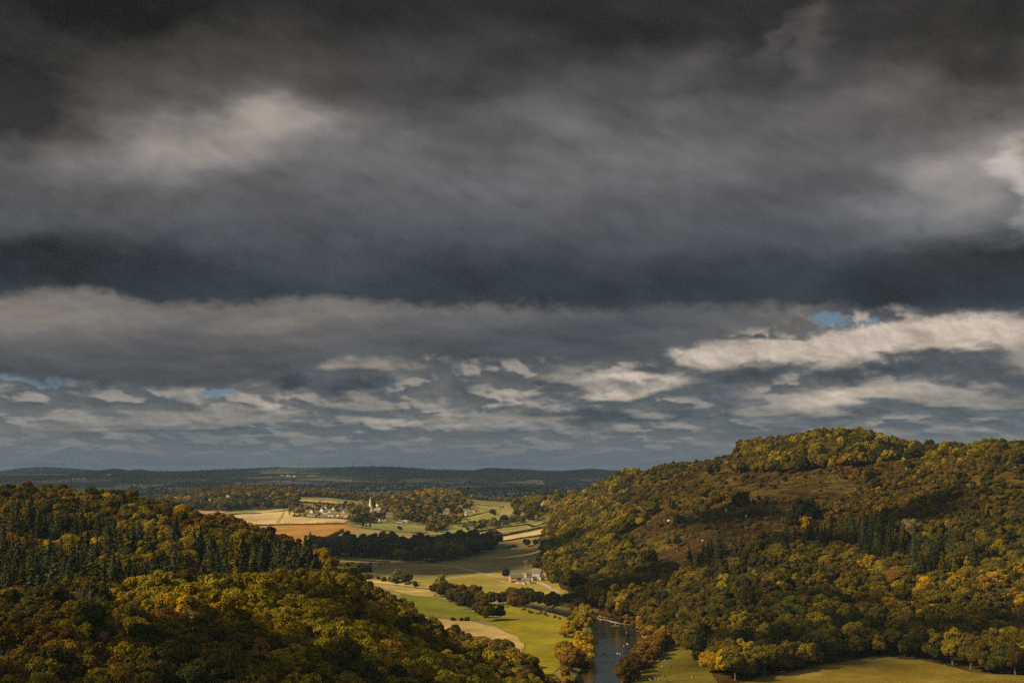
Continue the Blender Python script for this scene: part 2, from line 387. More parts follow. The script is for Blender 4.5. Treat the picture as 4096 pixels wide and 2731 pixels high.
for p in [(1850,760,16),(2000,770,7),(2130,760,4),(1700,1010,4),(1850,930,3),(2000,880,3),(1500,1150,4),(1350,1300,4),(1250,1400,6),
          (300,655,53),(900,705,54),(1250,770,46),(-600,640,54),
          (100,720,57),(600,740,57),(900,770,54),(1150,810,44),(100,850,64),(600,850,64),(100,950,71),(600,950,70),(900,900,63),
          (0,1500,70),(500,1500,55),(900,1400,35),(1270,1150,15),(0,2200,30),(500,2200,30),(-600,2200,40)]: E(*p)
for p in [(2100,2700,3),(2200,2500,3),(2100,2420,3.2),(1750,2400,3.2),(1500,2345,3.5),(2700,2720,3.5),(2600,2800,3.5),(2550,2640,3),(3200,2731,5),(3200,2900,4),(4096,2740,6),(4400,2740,6),(4096,2900,5),
          (2060,2335,5.5),(1900,2260,5),(1400,2260,5),(1350,2235,6),(1700,2240,6),(1980,2195,7),(2160,2195,9),(2250,2731,3),(2250,2900,3),
          (2850,2740,5),(3500,2632,7),(4096,2700,7),(3000,2690,5),(2700,2580,4),(2600,2500,4),(2400,2455,3.5),(2300,2410,4),(2180,2350,5.5),(2250,2390,5)]: G(*p)
for p in [(1900,2145,2500),(2200,2090,2700),(2200,2150,2300),(2000,2112,2750),(1300,2142,2500),(1400,2102,2750),(1200,2070,2950),(1200,2042,3100),
          (1400,2055,3100),(1480,2052,3200),(1750,2082,3050),(1900,2082,3000),(1900,2052,3200),(2050,2032,3100),(2150,2022,3000),(2300,1995,2900),(2200,1992,3000),
          (1930,2012,3700),(2050,2008,3700),(700,2022,3700),(800,2052,3300),(900,1992,3900),(1600,2130,2700),(1600,2100,2900),(1000,2150,2500),(1300,2005,3700),(1600,2030,3400)]: C(*p)
for p in [(850,1950,4000,14),(1050,1950,4000,14),(1250,1962,3950,12),(1400,1978,3900,12),(650,1990,4000,12),(400,1990,4000,12),(1100,2030,3500,14),(1700,1955,3900,15),(1900,1988,4100,12),(1580,1998,3900,12),(2100,1992,3900,10),
          (2900,2600,850,14,5),(3500,2500,960,14),(3500,2400,1050,14),(3500,2300,1130,14),(3500,2200,1220,14),(3500,2100,1330,10),(3500,2000,1470,6),(3500,1900,1620,5),(3500,1835,1720,5),
          (3400,1728,1850,12),(3200,1738,1900,12),(3700,1785,1750,12),(4000,1830,1450,8),(4096,1808,1480,10),(3880,1795,1560,12),(4096,2400,1000,14),(4096,2200,1130,12),(4096,2000,1300,6),(4096,2600,930,14,7),
          (4600,2400,1000,14),(4600,2100,1200,10),(4600,1830,1450,10),
          (3000,2450,980,14),(3000,2350,1070,14),(3000,2250,1200,10),(3000,2150,1350,2),(3000,2050,1500,1),(3000,1950,1680,3),(3000,1855,1880,2),(3050,1785,1980,8),(2960,1805,2000,3),
          (2600,2400,1200,12),(2600,2300,1330,14),(2600,2200,1450,12),(2600,2100,1600,6),(2600,2000,1850,3),(2600,1905,2150,3),(2600,1872,2250,4),(2780,1845,2150,3),
          (2290,2300,1600,12,5),(2260,2200,1780,12),(2350,2150,1850,12),(2350,2050,2200,10),(2400,1985,2400,8),(2450,1915,2480,6),(2350,1960,2600,12)]: C(*p)
for p in [(2600,2700,90),(2600,3500,35),(3400,2400,110),(3400,3200,45),(4096,2000,100),(4096,3000,40),(4600,2200,90),(4600,3000,40),(2450,3300,55),(2400,3900,30)]: E(*p)
for sx in (-600, 500, 1300, 2100, 3000, 4600): E(sx, 4800, 22); E(sx, 5600, 18)
CP = np.array(CP)
def warp(x, y):
    r = np.hypot(x, y); a = np.clip(np.arctan2(x, y), -.47, .47)
    return a * 2.2, np.log(np.maximum(r, 15))
ca, cb = warp(CP[:, 0], CP[:, 1])
def kern(d2): return np.sqrt(d2 + .03 ** 2)
Mx = kern((ca[:, None] - ca) ** 2 + (cb[:, None] - cb) ** 2)
wts = np.linalg.solve(Mx - np.eye(len(CP)) * 0.004, CP[:, 2] - 40)
def ridge_h(a):      # skyline of the far hills, photo points -> height at 17 km
    pts = [(-1500,1888),(-400,1890),(0,1894),(100,1889),(300,1892),(400,1885),(465,1877),(520,1884),(565,1881),(640,1888),(760,1886),(850,1882),(950,1877),(1100,1870),(1200,1873),(1350,1870),(1500,1867),(1600,1871),(1700,1879),(1800,1882),(1900,1884),(1930,1877),(1960,1874),(2070,1878),(2160,1883),(2250,1885),(2330,1879),(2370,1876),(2430,1882),(2600,1884),(3200,1886),(5000,1886)]
    A = np.array([(p[0] - 2048) / F for p in pts]); Hh = np.array([H + (1892 - p[1]) / F * 17000 for p in pts])
    return np.interp(np.tan(np.clip(a, -1.2, 1.2)), A, Hh)
def height(x, y):
    x = np.asarray(x, float); y = np.asarray(y, float); shp = x.shape; x = x.ravel(); y = y.ravel()
    r = np.hypot(x, y); a = np.arctan2(x, y); wa, wb = warp(x, y)
    z = np.empty(len(x))
    for i in range(0, len(x), 20000):
        s = slice(i, i + 20000)
        z[s] = 40 + kern((wa[s, None] - ca) ** 2 + (wb[s, None] - cb) ** 2) @ wts
    z = np.clip(z, 2.6, 200)
    k = np.clip((r - 4600) / 1500, 0, 1); k = k * k * (3 - 2 * k)
    farb = 14 + 26 * fbm(x, y, 2600, 3, 3)
    rh = ridge_h(a); wob = 1500 * (fbm(x, y * 0 + a * 8000, 5200, 9, 3) - .5)
    farz = farb + (rh - 18) * np.exp(-((r - 17000 + wob * 0) / 2600) ** 2) * (1 + 0 * wob)
    farz += (rh * .45) * np.exp(-((r - 13200 + wob) / 1100) ** 2) * .55
    # low wooded hills in front of the left part, pale far range beyond
    farz += 75 * np.exp(-((a + .30) / .10) ** 2) * np.exp(-((r - 12500) / 1500) ** 2)
    bl = lambda c, w: np.exp(-((np.tan(np.clip(a, -1.2, 1.2)) - (c - 2048) / F) / (w / F)) ** 2)
    farz = np.where(r > 21000, np.maximum(farz, (60 + 150 * bl(150, 190) + 95 * bl(400, 220) + 40 * bl(-300, 400)) * np.exp(-((r - 30000) / 4500) ** 2)), farz)
    farz += 9 * (fbm(x, y, 420, 21, 3) - .5) * np.clip((r - 9000) / 4000, 0, 1)
    z = z * (1 - k) + farz * k
    hill = np.clip((z - 6) / 20, 0, 1) * (1 - k)
    z = z + hill * (7 * (fbm(x, y, 90, 5, 3) - .5))
    return z.reshape(shp)
# river course: photo points on the water plane (z = 0) and half widths in metres
def onplane(sx, sy, z=0.0):
    d = dir_of(sx, sy); t = (z - H) / d.z; return d.x * t, d.y * t
RIV = [(2220,3100,13),(2310,2850,13),(2385,2731,13),(2435,2660,14),(2462,2600,15),(2472,2550,17),(2455,2510,17),(2400,2484,16),(2300,2461,13),(2180,2438,10),(2060,2412,9),(1900,2386,9),(1740,2362,9),(1600,2345,9),(1450,2328,9),(1300,2318,9)]
rp = np.array([onplane(a, b) + (w,) for a, b, w in RIV])
tt = np.linspace(0, len(rp) - 1, 400)
def smooth1(v):
    for _ in range(12): v = np.r_[v[0], (v[:-2] + 2 * v[1:-1] + v[2:]) / 4, v[-1]]
    return v
rc = np.c_[[smooth1(np.interp(tt, range(len(rp)), rp[:, i])) for i in range(3)]].T
def riv_d(x, y):
    """signed distance to the river's edge (negative in the water)"""
    d = np.full(x.shape, 1e9)
    for i in range(0, len(rc)):
        d = np.minimum(d, np.hypot(x - rc[i, 0], y - rc[i, 1]) - rc[i, 2])
    return d
rr = [15.0]
while rr[-1] < 780: rr.append(rr[-1] * 1.02)
while rr[-1] < 1900: rr.append(rr[-1] + 5)
while rr[-1] < 5600: rr.append(rr[-1] * 1.0065)
while rr[-1] < 40500: rr.append(rr[-1] * 1.014)
rr = np.array(rr)
aa = np.r_[np.linspace(-pi, -.46, 60)[:-1], np.linspace(-.46, .46, 600), np.linspace(.46, pi, 60)[1:]]
GR, GA = np.meshgrid(rr, aa, indexing='ij')
GX = GR * np.sin(GA); GY = GR * np.cos(GA)
GZ = height(GX, GY)
m = (GR > 600) & (GR < 2400) & (np.abs(GA) < .3)
rd = riv_d(GX[m], GY[m])
zb = GZ[m]; zb = np.where(rd < 14, np.minimum(zb, np.clip(-1.2 + (rd + 2) * .42, -1.5, 60)), zb)
GZ[m] = zb
def T(x, y):
    x = np.asarray(x, float); y = np.asarray(y, float)
    r = np.hypot(x, y); a = np.arctan2(x, y)
    i = np.clip(np.searchsorted(rr, r) - 1, 0, len(rr) - 2); j = np.clip(np.searchsorted(aa, a) - 1, 0, len(aa) - 2)
    fr = np.clip((r - rr[i]) / (rr[i + 1] - rr[i]), 0, 1); fa = np.clip((a - aa[j]) / (aa[j + 1] - aa[j]), 0, 1)
    return (GZ[i, j] * (1 - fr) + GZ[i + 1, j] * fr) * (1 - fa) + (GZ[i, j + 1] * (1 - fr) + GZ[i + 1, j + 1] * fr) * fa
_ry = np.r_[np.geomspace(300, 6000, 3500), np.geomspace(6010, 40000, 1200)]
def cast(sx, sy, ymin=300):
    """where the line of sight through a photo point meets the ground"""
    d = dir_of(sx, sy); k = d.x / d.y; s = d.z / d.y
    ys = _ry[_ry >= ymin]; zr = H + s * ys; g = T(k * ys, ys)
    hit = np.nonzero(zr <= g)[0]
    i = hit[0] if len(hit) else len(ys) - 1
    if i > 0 and len(hit):
        a0 = zr[i - 1] - g[i - 1]; a1 = zr[i] - g[i]; f = a0 / (a0 - a1 + 1e-9); yy = ys[i - 1] + f * (ys[i] - ys[i - 1])
    else: yy = ys[i]
    return float(k * yy), float(yy)
def proj(x, y, z):
    """photo point at which a world point shows"""
    x = np.asarray(x, float); y = np.asarray(y, float); z = np.asarray(z, float) - H
    dep = y * cos(PITCH) + z * sin(PITCH); up = -y * sin(PITCH) + z * cos(PITCH)
    return 2048 + F * x / dep, 1365.5 - F * up / dep
# ---- ground colours
SX, SY = proj(GX, GY, GZ)
front = (GY > 10)
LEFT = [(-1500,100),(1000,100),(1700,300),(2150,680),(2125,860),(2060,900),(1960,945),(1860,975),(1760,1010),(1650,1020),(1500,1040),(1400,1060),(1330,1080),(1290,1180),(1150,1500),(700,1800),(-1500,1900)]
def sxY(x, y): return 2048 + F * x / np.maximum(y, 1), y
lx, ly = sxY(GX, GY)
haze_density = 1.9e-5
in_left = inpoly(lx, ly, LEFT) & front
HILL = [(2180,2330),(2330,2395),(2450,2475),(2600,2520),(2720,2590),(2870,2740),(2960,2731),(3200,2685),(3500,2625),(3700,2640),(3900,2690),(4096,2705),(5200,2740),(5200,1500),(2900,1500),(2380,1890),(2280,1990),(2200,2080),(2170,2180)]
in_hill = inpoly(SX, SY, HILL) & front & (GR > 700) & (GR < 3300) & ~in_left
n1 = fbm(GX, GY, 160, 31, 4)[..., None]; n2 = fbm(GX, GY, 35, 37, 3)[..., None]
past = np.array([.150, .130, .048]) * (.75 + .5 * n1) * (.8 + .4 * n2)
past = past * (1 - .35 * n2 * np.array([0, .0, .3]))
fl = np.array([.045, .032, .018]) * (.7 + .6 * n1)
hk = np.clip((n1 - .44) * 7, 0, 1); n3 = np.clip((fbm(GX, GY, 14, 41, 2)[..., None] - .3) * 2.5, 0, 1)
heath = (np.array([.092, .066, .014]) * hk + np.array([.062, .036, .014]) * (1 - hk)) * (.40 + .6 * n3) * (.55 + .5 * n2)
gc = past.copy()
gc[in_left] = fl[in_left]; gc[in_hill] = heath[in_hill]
kf = np.clip((GR - 4300) / 1200, 0, 1)
gcol = np.concatenate([gc, np.ones(GR.shape + (1,))], -1)
nr, na = GR.shape
idx = np.arange(nr * na).reshape(nr, na)
q = np.stack([idx[:-1, :-1], idx[:-1, 1:], idx[1:, 1:], idx[1:, :-1]], -1).reshape(-1, 4)[:, ::-1]
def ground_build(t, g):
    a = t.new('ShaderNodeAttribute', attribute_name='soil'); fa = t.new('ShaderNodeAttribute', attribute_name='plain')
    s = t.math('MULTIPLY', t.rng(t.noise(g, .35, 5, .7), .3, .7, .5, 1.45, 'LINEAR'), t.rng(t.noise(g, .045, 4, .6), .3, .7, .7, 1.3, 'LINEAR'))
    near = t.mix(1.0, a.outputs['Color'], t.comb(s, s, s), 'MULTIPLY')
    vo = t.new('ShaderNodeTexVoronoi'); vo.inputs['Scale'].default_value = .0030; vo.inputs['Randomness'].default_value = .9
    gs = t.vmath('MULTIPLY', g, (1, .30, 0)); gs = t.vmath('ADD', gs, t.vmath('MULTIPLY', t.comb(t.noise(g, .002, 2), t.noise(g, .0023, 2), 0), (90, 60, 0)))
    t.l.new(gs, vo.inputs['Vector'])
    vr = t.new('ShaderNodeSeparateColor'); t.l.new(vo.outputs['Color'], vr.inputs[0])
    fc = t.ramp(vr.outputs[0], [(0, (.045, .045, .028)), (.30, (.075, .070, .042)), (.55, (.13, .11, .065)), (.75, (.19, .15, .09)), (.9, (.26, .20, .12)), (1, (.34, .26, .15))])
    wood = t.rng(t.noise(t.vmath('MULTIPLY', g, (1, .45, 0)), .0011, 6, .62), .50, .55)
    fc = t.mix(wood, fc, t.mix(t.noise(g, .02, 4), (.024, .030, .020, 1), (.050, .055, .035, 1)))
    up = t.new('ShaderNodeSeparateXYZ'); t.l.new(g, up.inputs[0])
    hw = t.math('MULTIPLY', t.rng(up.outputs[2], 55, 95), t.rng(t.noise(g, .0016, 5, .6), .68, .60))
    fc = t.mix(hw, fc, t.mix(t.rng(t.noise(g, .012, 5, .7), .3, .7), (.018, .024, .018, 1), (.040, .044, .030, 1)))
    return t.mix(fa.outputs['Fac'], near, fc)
GM = ma('ground_cover', (0, 0, 0), rough=1, build=ground_build, spec=0)
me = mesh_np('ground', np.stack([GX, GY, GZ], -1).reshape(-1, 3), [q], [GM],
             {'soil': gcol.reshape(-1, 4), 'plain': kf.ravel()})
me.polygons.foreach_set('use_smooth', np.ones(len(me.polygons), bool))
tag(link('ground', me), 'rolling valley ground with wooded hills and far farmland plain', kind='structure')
print('terrain', len(GX.ravel()))
# ------------------------------------------------------------------ fields, tracks and river
def sheet(name, poly, mat, label, off=.35, step=None, world=None, wob=2.0):
    """a field: outline from the photo laid on the terrain"""
    if world is None:
        pts = []
        for i in range(len(poly)):
            a, b = poly[i], poly[(i + 1) % len(poly)]
            n = max(1, int(math.hypot(b[0] - a[0], (b[1] - a[1]) * 3) / 25))
            for k in range(n): pts.append((a[0] + (b[0] - a[0]) * k / n, a[1] + (b[1] - a[1]) * k / n))
        W = [cast(*p, ymin=800) for p in pts]
    else: W = world
    if wob:
        W = [(x + wob * 2 * (vn(x, y, 25, 3) - .5), y + wob * 2 * (vn(x, y, 25, 8) - .5)) for x, y in W]
    bm = bmesh.new()
    f = bm.faces.new([bm.verts.new((float(x), float(y), 0)) for x, y in W])
    bmesh.ops.triangulate(bm, faces=[f], ngon_method='EAR_CLIP')
    xs = [w[0] for w in W]; ys = [w[1] for w in W]
    for ax, lo, hi in ((0, min(xs), max(xs)), (1, min(ys), max(ys))):
        s = step or max(8, (hi - lo) / 45); v = lo + s
        while v < hi:
            co = (v, 0, 0) if ax == 0 else (0, v, 0); no = (1, 0, 0) if ax == 0 else (0, 1, 0)
            bmesh.ops.bisect_plane(bm, geom=bm.verts[:] + bm.edges[:] + bm.faces[:], plane_co=co, plane_no=no); v += s
    P = np.array([v.co[:] for v in bm.verts]); z = T(P[:, 0], P[:, 1]) + off
    for v, zz_ in zip(bm.verts, z): v.co.z = zz_
    for f in bm.faces:
        if f.normal.z < 0: f.normal_flip()
        f.smooth = True
    me = bpy.data.meshes.new(name); bm.to_mesh(me); bm.free(); me.materials.append(mat)
    return tag(link(name, me), label, kind='structure')
def rows_mat(name, a, b, angle, width, amt=.5, patch=None):
    def bd(t, g):
        mp = t.new('ShaderNodeMapping'); t.l.new(g, mp.inputs[0]); mp.inputs[2].default_value = (0, 0, R_(angle))
        w = t.new('ShaderNodeTexWave'); w.inputs['Scale'].default_value = 1 / width; w.inputs['Distortion'].default_value = 1.5; w.inputs['Detail'].default_value = 2; w.inputs['Detail Scale'].default_value = .3
        t.l.new(mp.outputs[0], w.inputs[0])
        s = t.math('ADD', t.math('MULTIPLY', w.outputs['Fac'], amt), t.math('MULTIPLY', t.noise(g, .08, 6, .65), 1 - amt))
        c = t.mix(t.rng(s, .25, .75), a, b)
        n = t.math('MULTIPLY', t.rng(t.noise(g, .012, 5, .6), .3, .7, .74, 1.22), t.rng(t.noise(g, .22, 4, .65), .3, .7, .8, 1.18, 'LINEAR'))
        c = t.mix(1.0, c, t.comb(n, n, n), 'MULTIPLY')
        if patch: c = t.mix(t.math('MULTIPLY', t.rng(t.noise(g, .02, 5, .6), .52, .66), .7), c, patch)
        return c
    return ma(name, a, rough=1, build=bd, spec=0)
M_MEADOW = rows_mat('meadow_grass', (.145, .130, .010), (.21, .170, .013), 20, 9, .10, (.14, .13, .03))
M_CROP = rows_mat('green_crop', (.095, .105, .012), (.14, .135, .018), 60, 5, .35)
M_STRAW = rows_mat('straw_stubble', (.36, .27, .10), (.24, .17, .06), 35, 6, .35, (.17, .14, .05))
M_STUB = rows_mat('stubble_field', (.40, .295, .145), (.31, .225, .105), 82, 10, .3)
M_PLOUGH = rows_mat('ploughed_soil', (.31, .165, .045), (.25, .13, .035), 80, 7, .25)
M_BROWN = rows_mat('brown_soil', (.36, .20, .10), (.30, .165, .08), 5, 9, .3)
M_PASTG = rows_mat('green_pasture', (.15, .155, .045), (.20, .19, .06), 15, 14, .25)
M_ROUGH = rows_mat('rough_pasture', (.24, .185, .075), (.17, .14, .05), 30, 9, .2, (.13, .12, .04))
M_DULL = rows_mat('brown_pasture', (.18, .14, .050), (.13, .105, .040), 10, 9, .2, (.20, .14, .055))
M_GOLD = rows_mat('golden_pasture', (.15, .108, .014), (.10, .074, .012), 25, 8, .15, (.22, .155, .035))
M_CATTLE = rows_mat('cattle_pasture', (.070, .062, .009), (.12, .098, .012), 45, 12, .15, (.09, .075, .02))
M_FARM = rows_mat('farm_pasture', (.27, .21, .045), (.20, .165, .035), 25, 8, .15, (.17, .13, .04))
FIELDS = [
 ('river_meadow', [(1880,2462),(1950,2430),(2010,2415),(2070,2418),(2150,2438),(2260,2470),(2300,2500),(2290,2640),(2200,2700),(2150,2760),(2090,2760),(2080,2640),(2100,2580),(2050,2535),(1950,2485)], M_MEADOW, 'bright yellow-green meadow in the river bend', .30),
 ('crop_field', [(1600,2375),(1650,2383),(1735,2387),(1900,2448),(1915,2482),(1800,2480),(1640,2455)], M_CROP, 'vivid green crop field beside the curved straw strip', .34),
 ('straw_strip', [(1440,2310),(1500,2322),(1600,2335),(1690,2350),(1745,2372),(1735,2388),(1650,2382),(1560,2360),(1450,2340)], M_STRAW, 'pale straw strip above the green crop field', .38),
 ('stubble_strip', [(1600,2460),(1789,2478),(1880,2484),(1974,2508),(2063,2544),(2096,2575),(2088,2625),(2075,2690),(2020,2700),(1900,2640),(1750,2560),(1600,2500)], M_STRAW, 'curved strip of straw stubble between wood and meadow', .42),
 ('ploughed_field', [(1010,2104),(1360,2098),(1420,2112),(1420,2125),(1360,2137),(1260,2182),(1190,2215),(1100,2190),(1000,2140)], M_PLOUGH, 'orange ploughed field below the stubble field', .8),
 ('stubble_field', [(830,2066),(980,2052),(1130,2037),(1165,2050),(1400,2078),(1370,2095),(1040,2101),(960,2101)], M_STUB, 'pale stubble field in front of the village', .8),
 ('green_strip', [(780,2063),(980,2042),(1165,2033),(1160,2040),(980,2053),(830,2067)], M_PASTG, 'thin green strip above the stubble field', .7),
 ('brown_field', [(640,2024),(940,2028),(900,2048),(830,2056),(760,2056),(690,2040)], M_BROWN, 'light brown field at the left wood edge', .8),
 ('orange_field', [(800,1997),(900,1986),(1000,1985),(1012,2000),(830,2016)], M_BROWN, 'small orange field under the wooded ridge', .9),
 ('orange_field', [(640,1992),(740,1996),(760,2006),(640,2014),(560,2008)], M_BROWN, 'orange field with trees left of the wooded ridge', .9),
 ('straw_field', [(1190,1998),(1300,2002),(1405,2012),(1402,2017),(1300,2012),(1190,2003)], M_STRAW, 'narrow straw field above the village roofs', .9),
 ('rough_field', [(1420,2112),(1560,2125),(1640,2130),(1690,2150),(1600,2166),(1480,2176),(1330,2170),(1360,2137)], M_ROUGH, 'ochre rough pasture right of the ploughed field', .75),
 ('village_pasture', [(1470,2092),(1560,2090),(1720,2108),(1700,2130),(1560,2124),(1430,2108)], M_PASTG, 'green pasture below the church', .85),
 ('slope_pasture', [(1870,2070),(1960,2048),(2020,2037),(2115,2033),(2030,2075),(1900,2108),(1790,2112),(1850,2080)], M_PASTG, 'pale green sloping pasture with thin poles', .8),
 ('hilltop_pasture', [(1860,2008),(1930,2014),(2015,2024),(1990,2045),(1930,2037),(1885,2020)], M_PASTG, 'green pasture on the rise beyond the poles', .9),
 ('oak_pasture', [(2020,2037),(2110,2028),(2120,2005),(2160,2012),(2150,2040),(2090,2062),(2030,2072)], M_ROUGH, 'ochre slope under the spreading oak', .95),
 ('lane_pasture', [(1720,2120),(1790,2106),(1870,2100),(1960,2095),(1900,2125),(1780,2138),(1720,2140)], M_PASTG, 'green paddock around the white cottage', .9),
 ('striped_field', [(1770,2150),(1900,2133),(2010,2112),(2215,2087),(2222,2098),(2060,2126),(1900,2148),(1800,2153)], M_ROUGH, 'long tan field strip with grazing horses', .75),
 ('maize_field', [(1930,2160),(1985,2152),(2100,2132),(2228,2106),(2228,2126),(2100,2148),(2000,2164),(1940,2168)], M_STUB, 'ribbed straw field strip against the wooded hill', .75),
 ('dark_field', [(1720,2165),(1930,2161),(2000,2166),(2228,2130),(2190,2185),(2080,2200),(2000,2180),(1750,2185)], M_DULL, 'dull green field strip below the ribbed strip', .7),
 ('shaded_field', [(1350,2235),(1560,2250),(1800,2250),(1960,2215),(2160,2190),(2190,2200),(2160,2260),(2080,2290),(1900,2285),(1600,2300),(1340,2290)], M_DULL, 'broad dull brown pasture behind the farm', .3),
 ('farm_field', [(1560,2318),(1750,2320),(1900,2293),(2080,2292),(2160,2262),(2190,2290),(2250,2355),(2345,2410),(2320,2445),(2150,2420),(1900,2370),(1700,2340)], M_FARM, 'golden pasture around the stone farm', .34),
 ('lower_field', [(2960,2760),(2950,2738),(3080,2700),(3250,2665),(3500,2628),(3700,2642),(3900,2692),(4096,2703),(4500,2720),(4500,2900),(2960,2900)], M_GOLD, 'golden field along the bottom right', .30),
 ('cattle_field', [(2480,2830),(2520,2731),(2600,2660),(2660,2590),(2740,2572),(2800,2598),(2850,2680),(2890,2745),(2960,2830),(2900,2900)], M_CATTLE, 'green riverside pasture with black and white cattle', .30),
 ('summit_grass', [(2890,1852),(2930,1836),(2962,1832),(2950,1852),(2920,1858)], M_GOLD, 'small grass clearing on the hill shoulder', .8),
 ('summit_meadow', [(3505,1842),(3520,1812),(3600,1808),(3660,1825),(3640,1840),(3560,1838)], M_STUB, 'bright meadow showing through trees on the summit', .8),
]
for n, poly, m_, lab, off in FIELDS: sheet(n, poly, m_, lab, off)
# sunlit patches of farmland on the far hills
for n, (sx0, sx1, y0, y1), m_, lab in [('far_field', (1035, 1180, 1887, 1896), M_STUB, 'long pale field on the far hillside'), ('far_field', (1190, 1275, 1891, 1897), M_STRAW, 'pale field beside the far hamlet'),
        ('far_field', (1225, 1275, 1903, 1906), M_STRAW, 'thin pale field below the far hamlet'), ('far_field', (600, 780, 1953, 1958), M_BROWN, 'thin tan field in the far plain'), ('far_field', (2160, 2260, 1972, 1977), M_BROWN, 'tan field at the edge of the far village')]:
    sheet(n, [(sx0, y1), (sx1, y1 - 1), (sx1 + 12, y0 + 1), ((sx0 + sx1) / 2, y0), (sx0 + 10, y0 + 1)], m_, lab, 6 if sx0 > 900 and sx0 < 1500 else 2.5, wob=0)
# river and far water
def water_build(t, g): return (.012, .016, .014, 1)
WAT = ma('river_water', (.012, .016, .014), rough=.10, build=water_build, spec=.22)
_t = NT(WAT.node_tree); _b = _t.n['Principled BSDF']; _g = _t.new('ShaderNodeNewGeometry').outputs['Position']
_bn = _t.new('ShaderNodeBump'); _bn.inputs['Strength'].default_value = .35; _bn.inputs['Distance'].default_value = .15
_t.l.new(_t.math('ADD', _t.noise(_t.vmath('MULTIPLY', _g, (1, 1, 1)), .8, 5, .6), _t.math('MULTIPLY', _t.noise(_g, .06, 3, .6), 2.0)), _bn.inputs['Height']); _t.l.new(_bn.outputs[0], _b.inputs['Normal'])
M_SAND = rows_mat('gravel_bank', (.30, .23, .14), (.20, .15, .09), 0, 3, .1)
def ribbon(c, w):
    c = np.asarray(c, float); d = np.gradient(c[:, :2], axis=0); d /= np.linalg.norm(d, axis=1)[:, None] + 1e-9
    nrm_ = np.c_[-d[:, 1], d[:, 0]]; w = np.asarray(w, float).reshape(-1, 1) * np.ones((len(c), 1))
    return c[:, :2] + nrm_ * w, c[:, :2] - nrm_ * w
a_, b_ = ribbon(rc[::4], rc[::4, 2] + 7)
V_ = np.r_[np.c_[a_, np.full(len(a_), .35)], np.c_[b_, np.full(len(b_), .35)]]
n_ = len(a_); qd = np.array([(i, i + 1, n_ + i + 1, n_ + i) for i in range(n_ - 1)])
tag(link('river', mesh_np('river', V_, [qd], [WAT])), 'dark river curving through the valley', kind='structure')
def path(name, pts, w, mat, label, off=.5):
    P = [cast(*p, ymin=800) for p in pts]; t_ = np.linspace(0, len(P) - 1, len(P) * 8)
    c = np.c_[[np.interp(t_, range(len(P)), [p[i] for p in P]) for i in (0, 1)]].T
    for _ in range(3): c[1:-1] = (c[:-2] + 2 * c[1:-1] + c[2:]) / 4
    a, b = ribbon(c, w / 2); V_ = np.r_[a, b]; V_ = np.c_[V_, T(V_[:, 0], V_[:, 1]) + off]; n = len(a)
    return tag(link(name, mesh_np(name, V_, [np.array([(i, i + 1, n + i + 1, n + i) for i in range(n - 1)])], [mat])), label, kind='structure')
M_TRACK = ma('track_stone', (.36, .30, .21), var=(.26, .21, .14), scale=.3, rough=1)
M_ROAD = ma('road_asphalt', (.10, .10, .11), var=(.14, .14, .15), scale=.3, rough=.9)
path('farm_track', [(1560,2246),(1700,2253),(1820,2268),(1880,2280),(1950,2300),(2008,2310)], 4, M_TRACK, 'pale stone track across the brown pasture')
path('river_track', [(2150,2330),(2180,2345),(2220,2365),(2270,2383),(2310,2398)], 3.5, M_TRACK, 'sandy track running from the farm to the river', .6)
path('village_road', [(1770,2112),(1785,2122),(1800,2130),(1830,2140)], 8, M_ROAD, 'grey lane bend below the village', 1.1)
path('yard_track', [(2000,2322),(2030,2332),(2060,2336),(2100,2340),(2150,2333)], 3, M_TRACK, 'worn track in front of the barn', .5)
for tr in ([(1105,2094),(1112,2082),(1125,2066),(1140,2045)], [(1113,2094),(1120,2082),(1132,2066),(1150,2042)]):
    path('tyre_track', tr, 2.5, M_PASTG, 'green wheel track through the stubble field', 1.0)

# ------------------------------------------------------------------ unseen clouds added to throw the shade (high up, left of the view)
M_CLOUD = ma('cloud_vapour', (.8, .8, .82), rough=1)
def ico(sub):
    bm = bmesh.new(); bmesh.ops.create_icosphere(bm, subdivisions=sub, radius=1)
    v = np.array([x.co[:] for x in bm.verts]); f = np.array([[a.index for a in p.verts] for p in bm.faces]); bm.free(); return v, f
ICO1, ICO2, ICO3 = ico(1), ico(2), ico(3)
def shade_cloud(parts, alt, label, nb=None, base=None, big=(.30, .48)):
    base = base or ICO2
    """parts: (x, y, rx, ry) patches of ground to be shaded"""
    off = alt / tan(SUN_EL); VV = []; FF = []; b = 0
    for (x, y, rx, ry) in parts:
        n = int(9 + 1.2 * (rx * ry) ** .5 / 60)
        for k in range(nb or min(n, 40)):
            t = rng.random() * 2 * pi; q_ = rng.random() ** .5 * .72
            s = rng.uniform(*big)
            c = np.array([x + q_ * rx * cos(t) + SUN_TO.x * off, y + q_ * ry * sin(t) + SUN_TO.y * off, alt + rng.uniform(-.2, .2) * min(rx, ry)])
            v = base[0] * (1 + .5 * (rng.random((len(base[0]), 1)) - .5)) * np.array([rx * s, ry * s, min(rx, ry) * s * .45]) + c
            VV.append(v); FF.append(base[1] + b); b += len(v)
    me = mesh_np('cloud', np.concatenate(VV), [np.concatenate(FF)], [M_CLOUD])
    me.polygons.foreach_set('use_smooth', np.ones(len(me.polygons), bool))
    return tag(link('cloud', me), label, kind='structure')
def gp(sx, sy): return cast(sx, sy, ymin=800)
A_ = gp(1330, 2228); B_ = gp(2050, 2195); C_ = gp(1700, 2225)
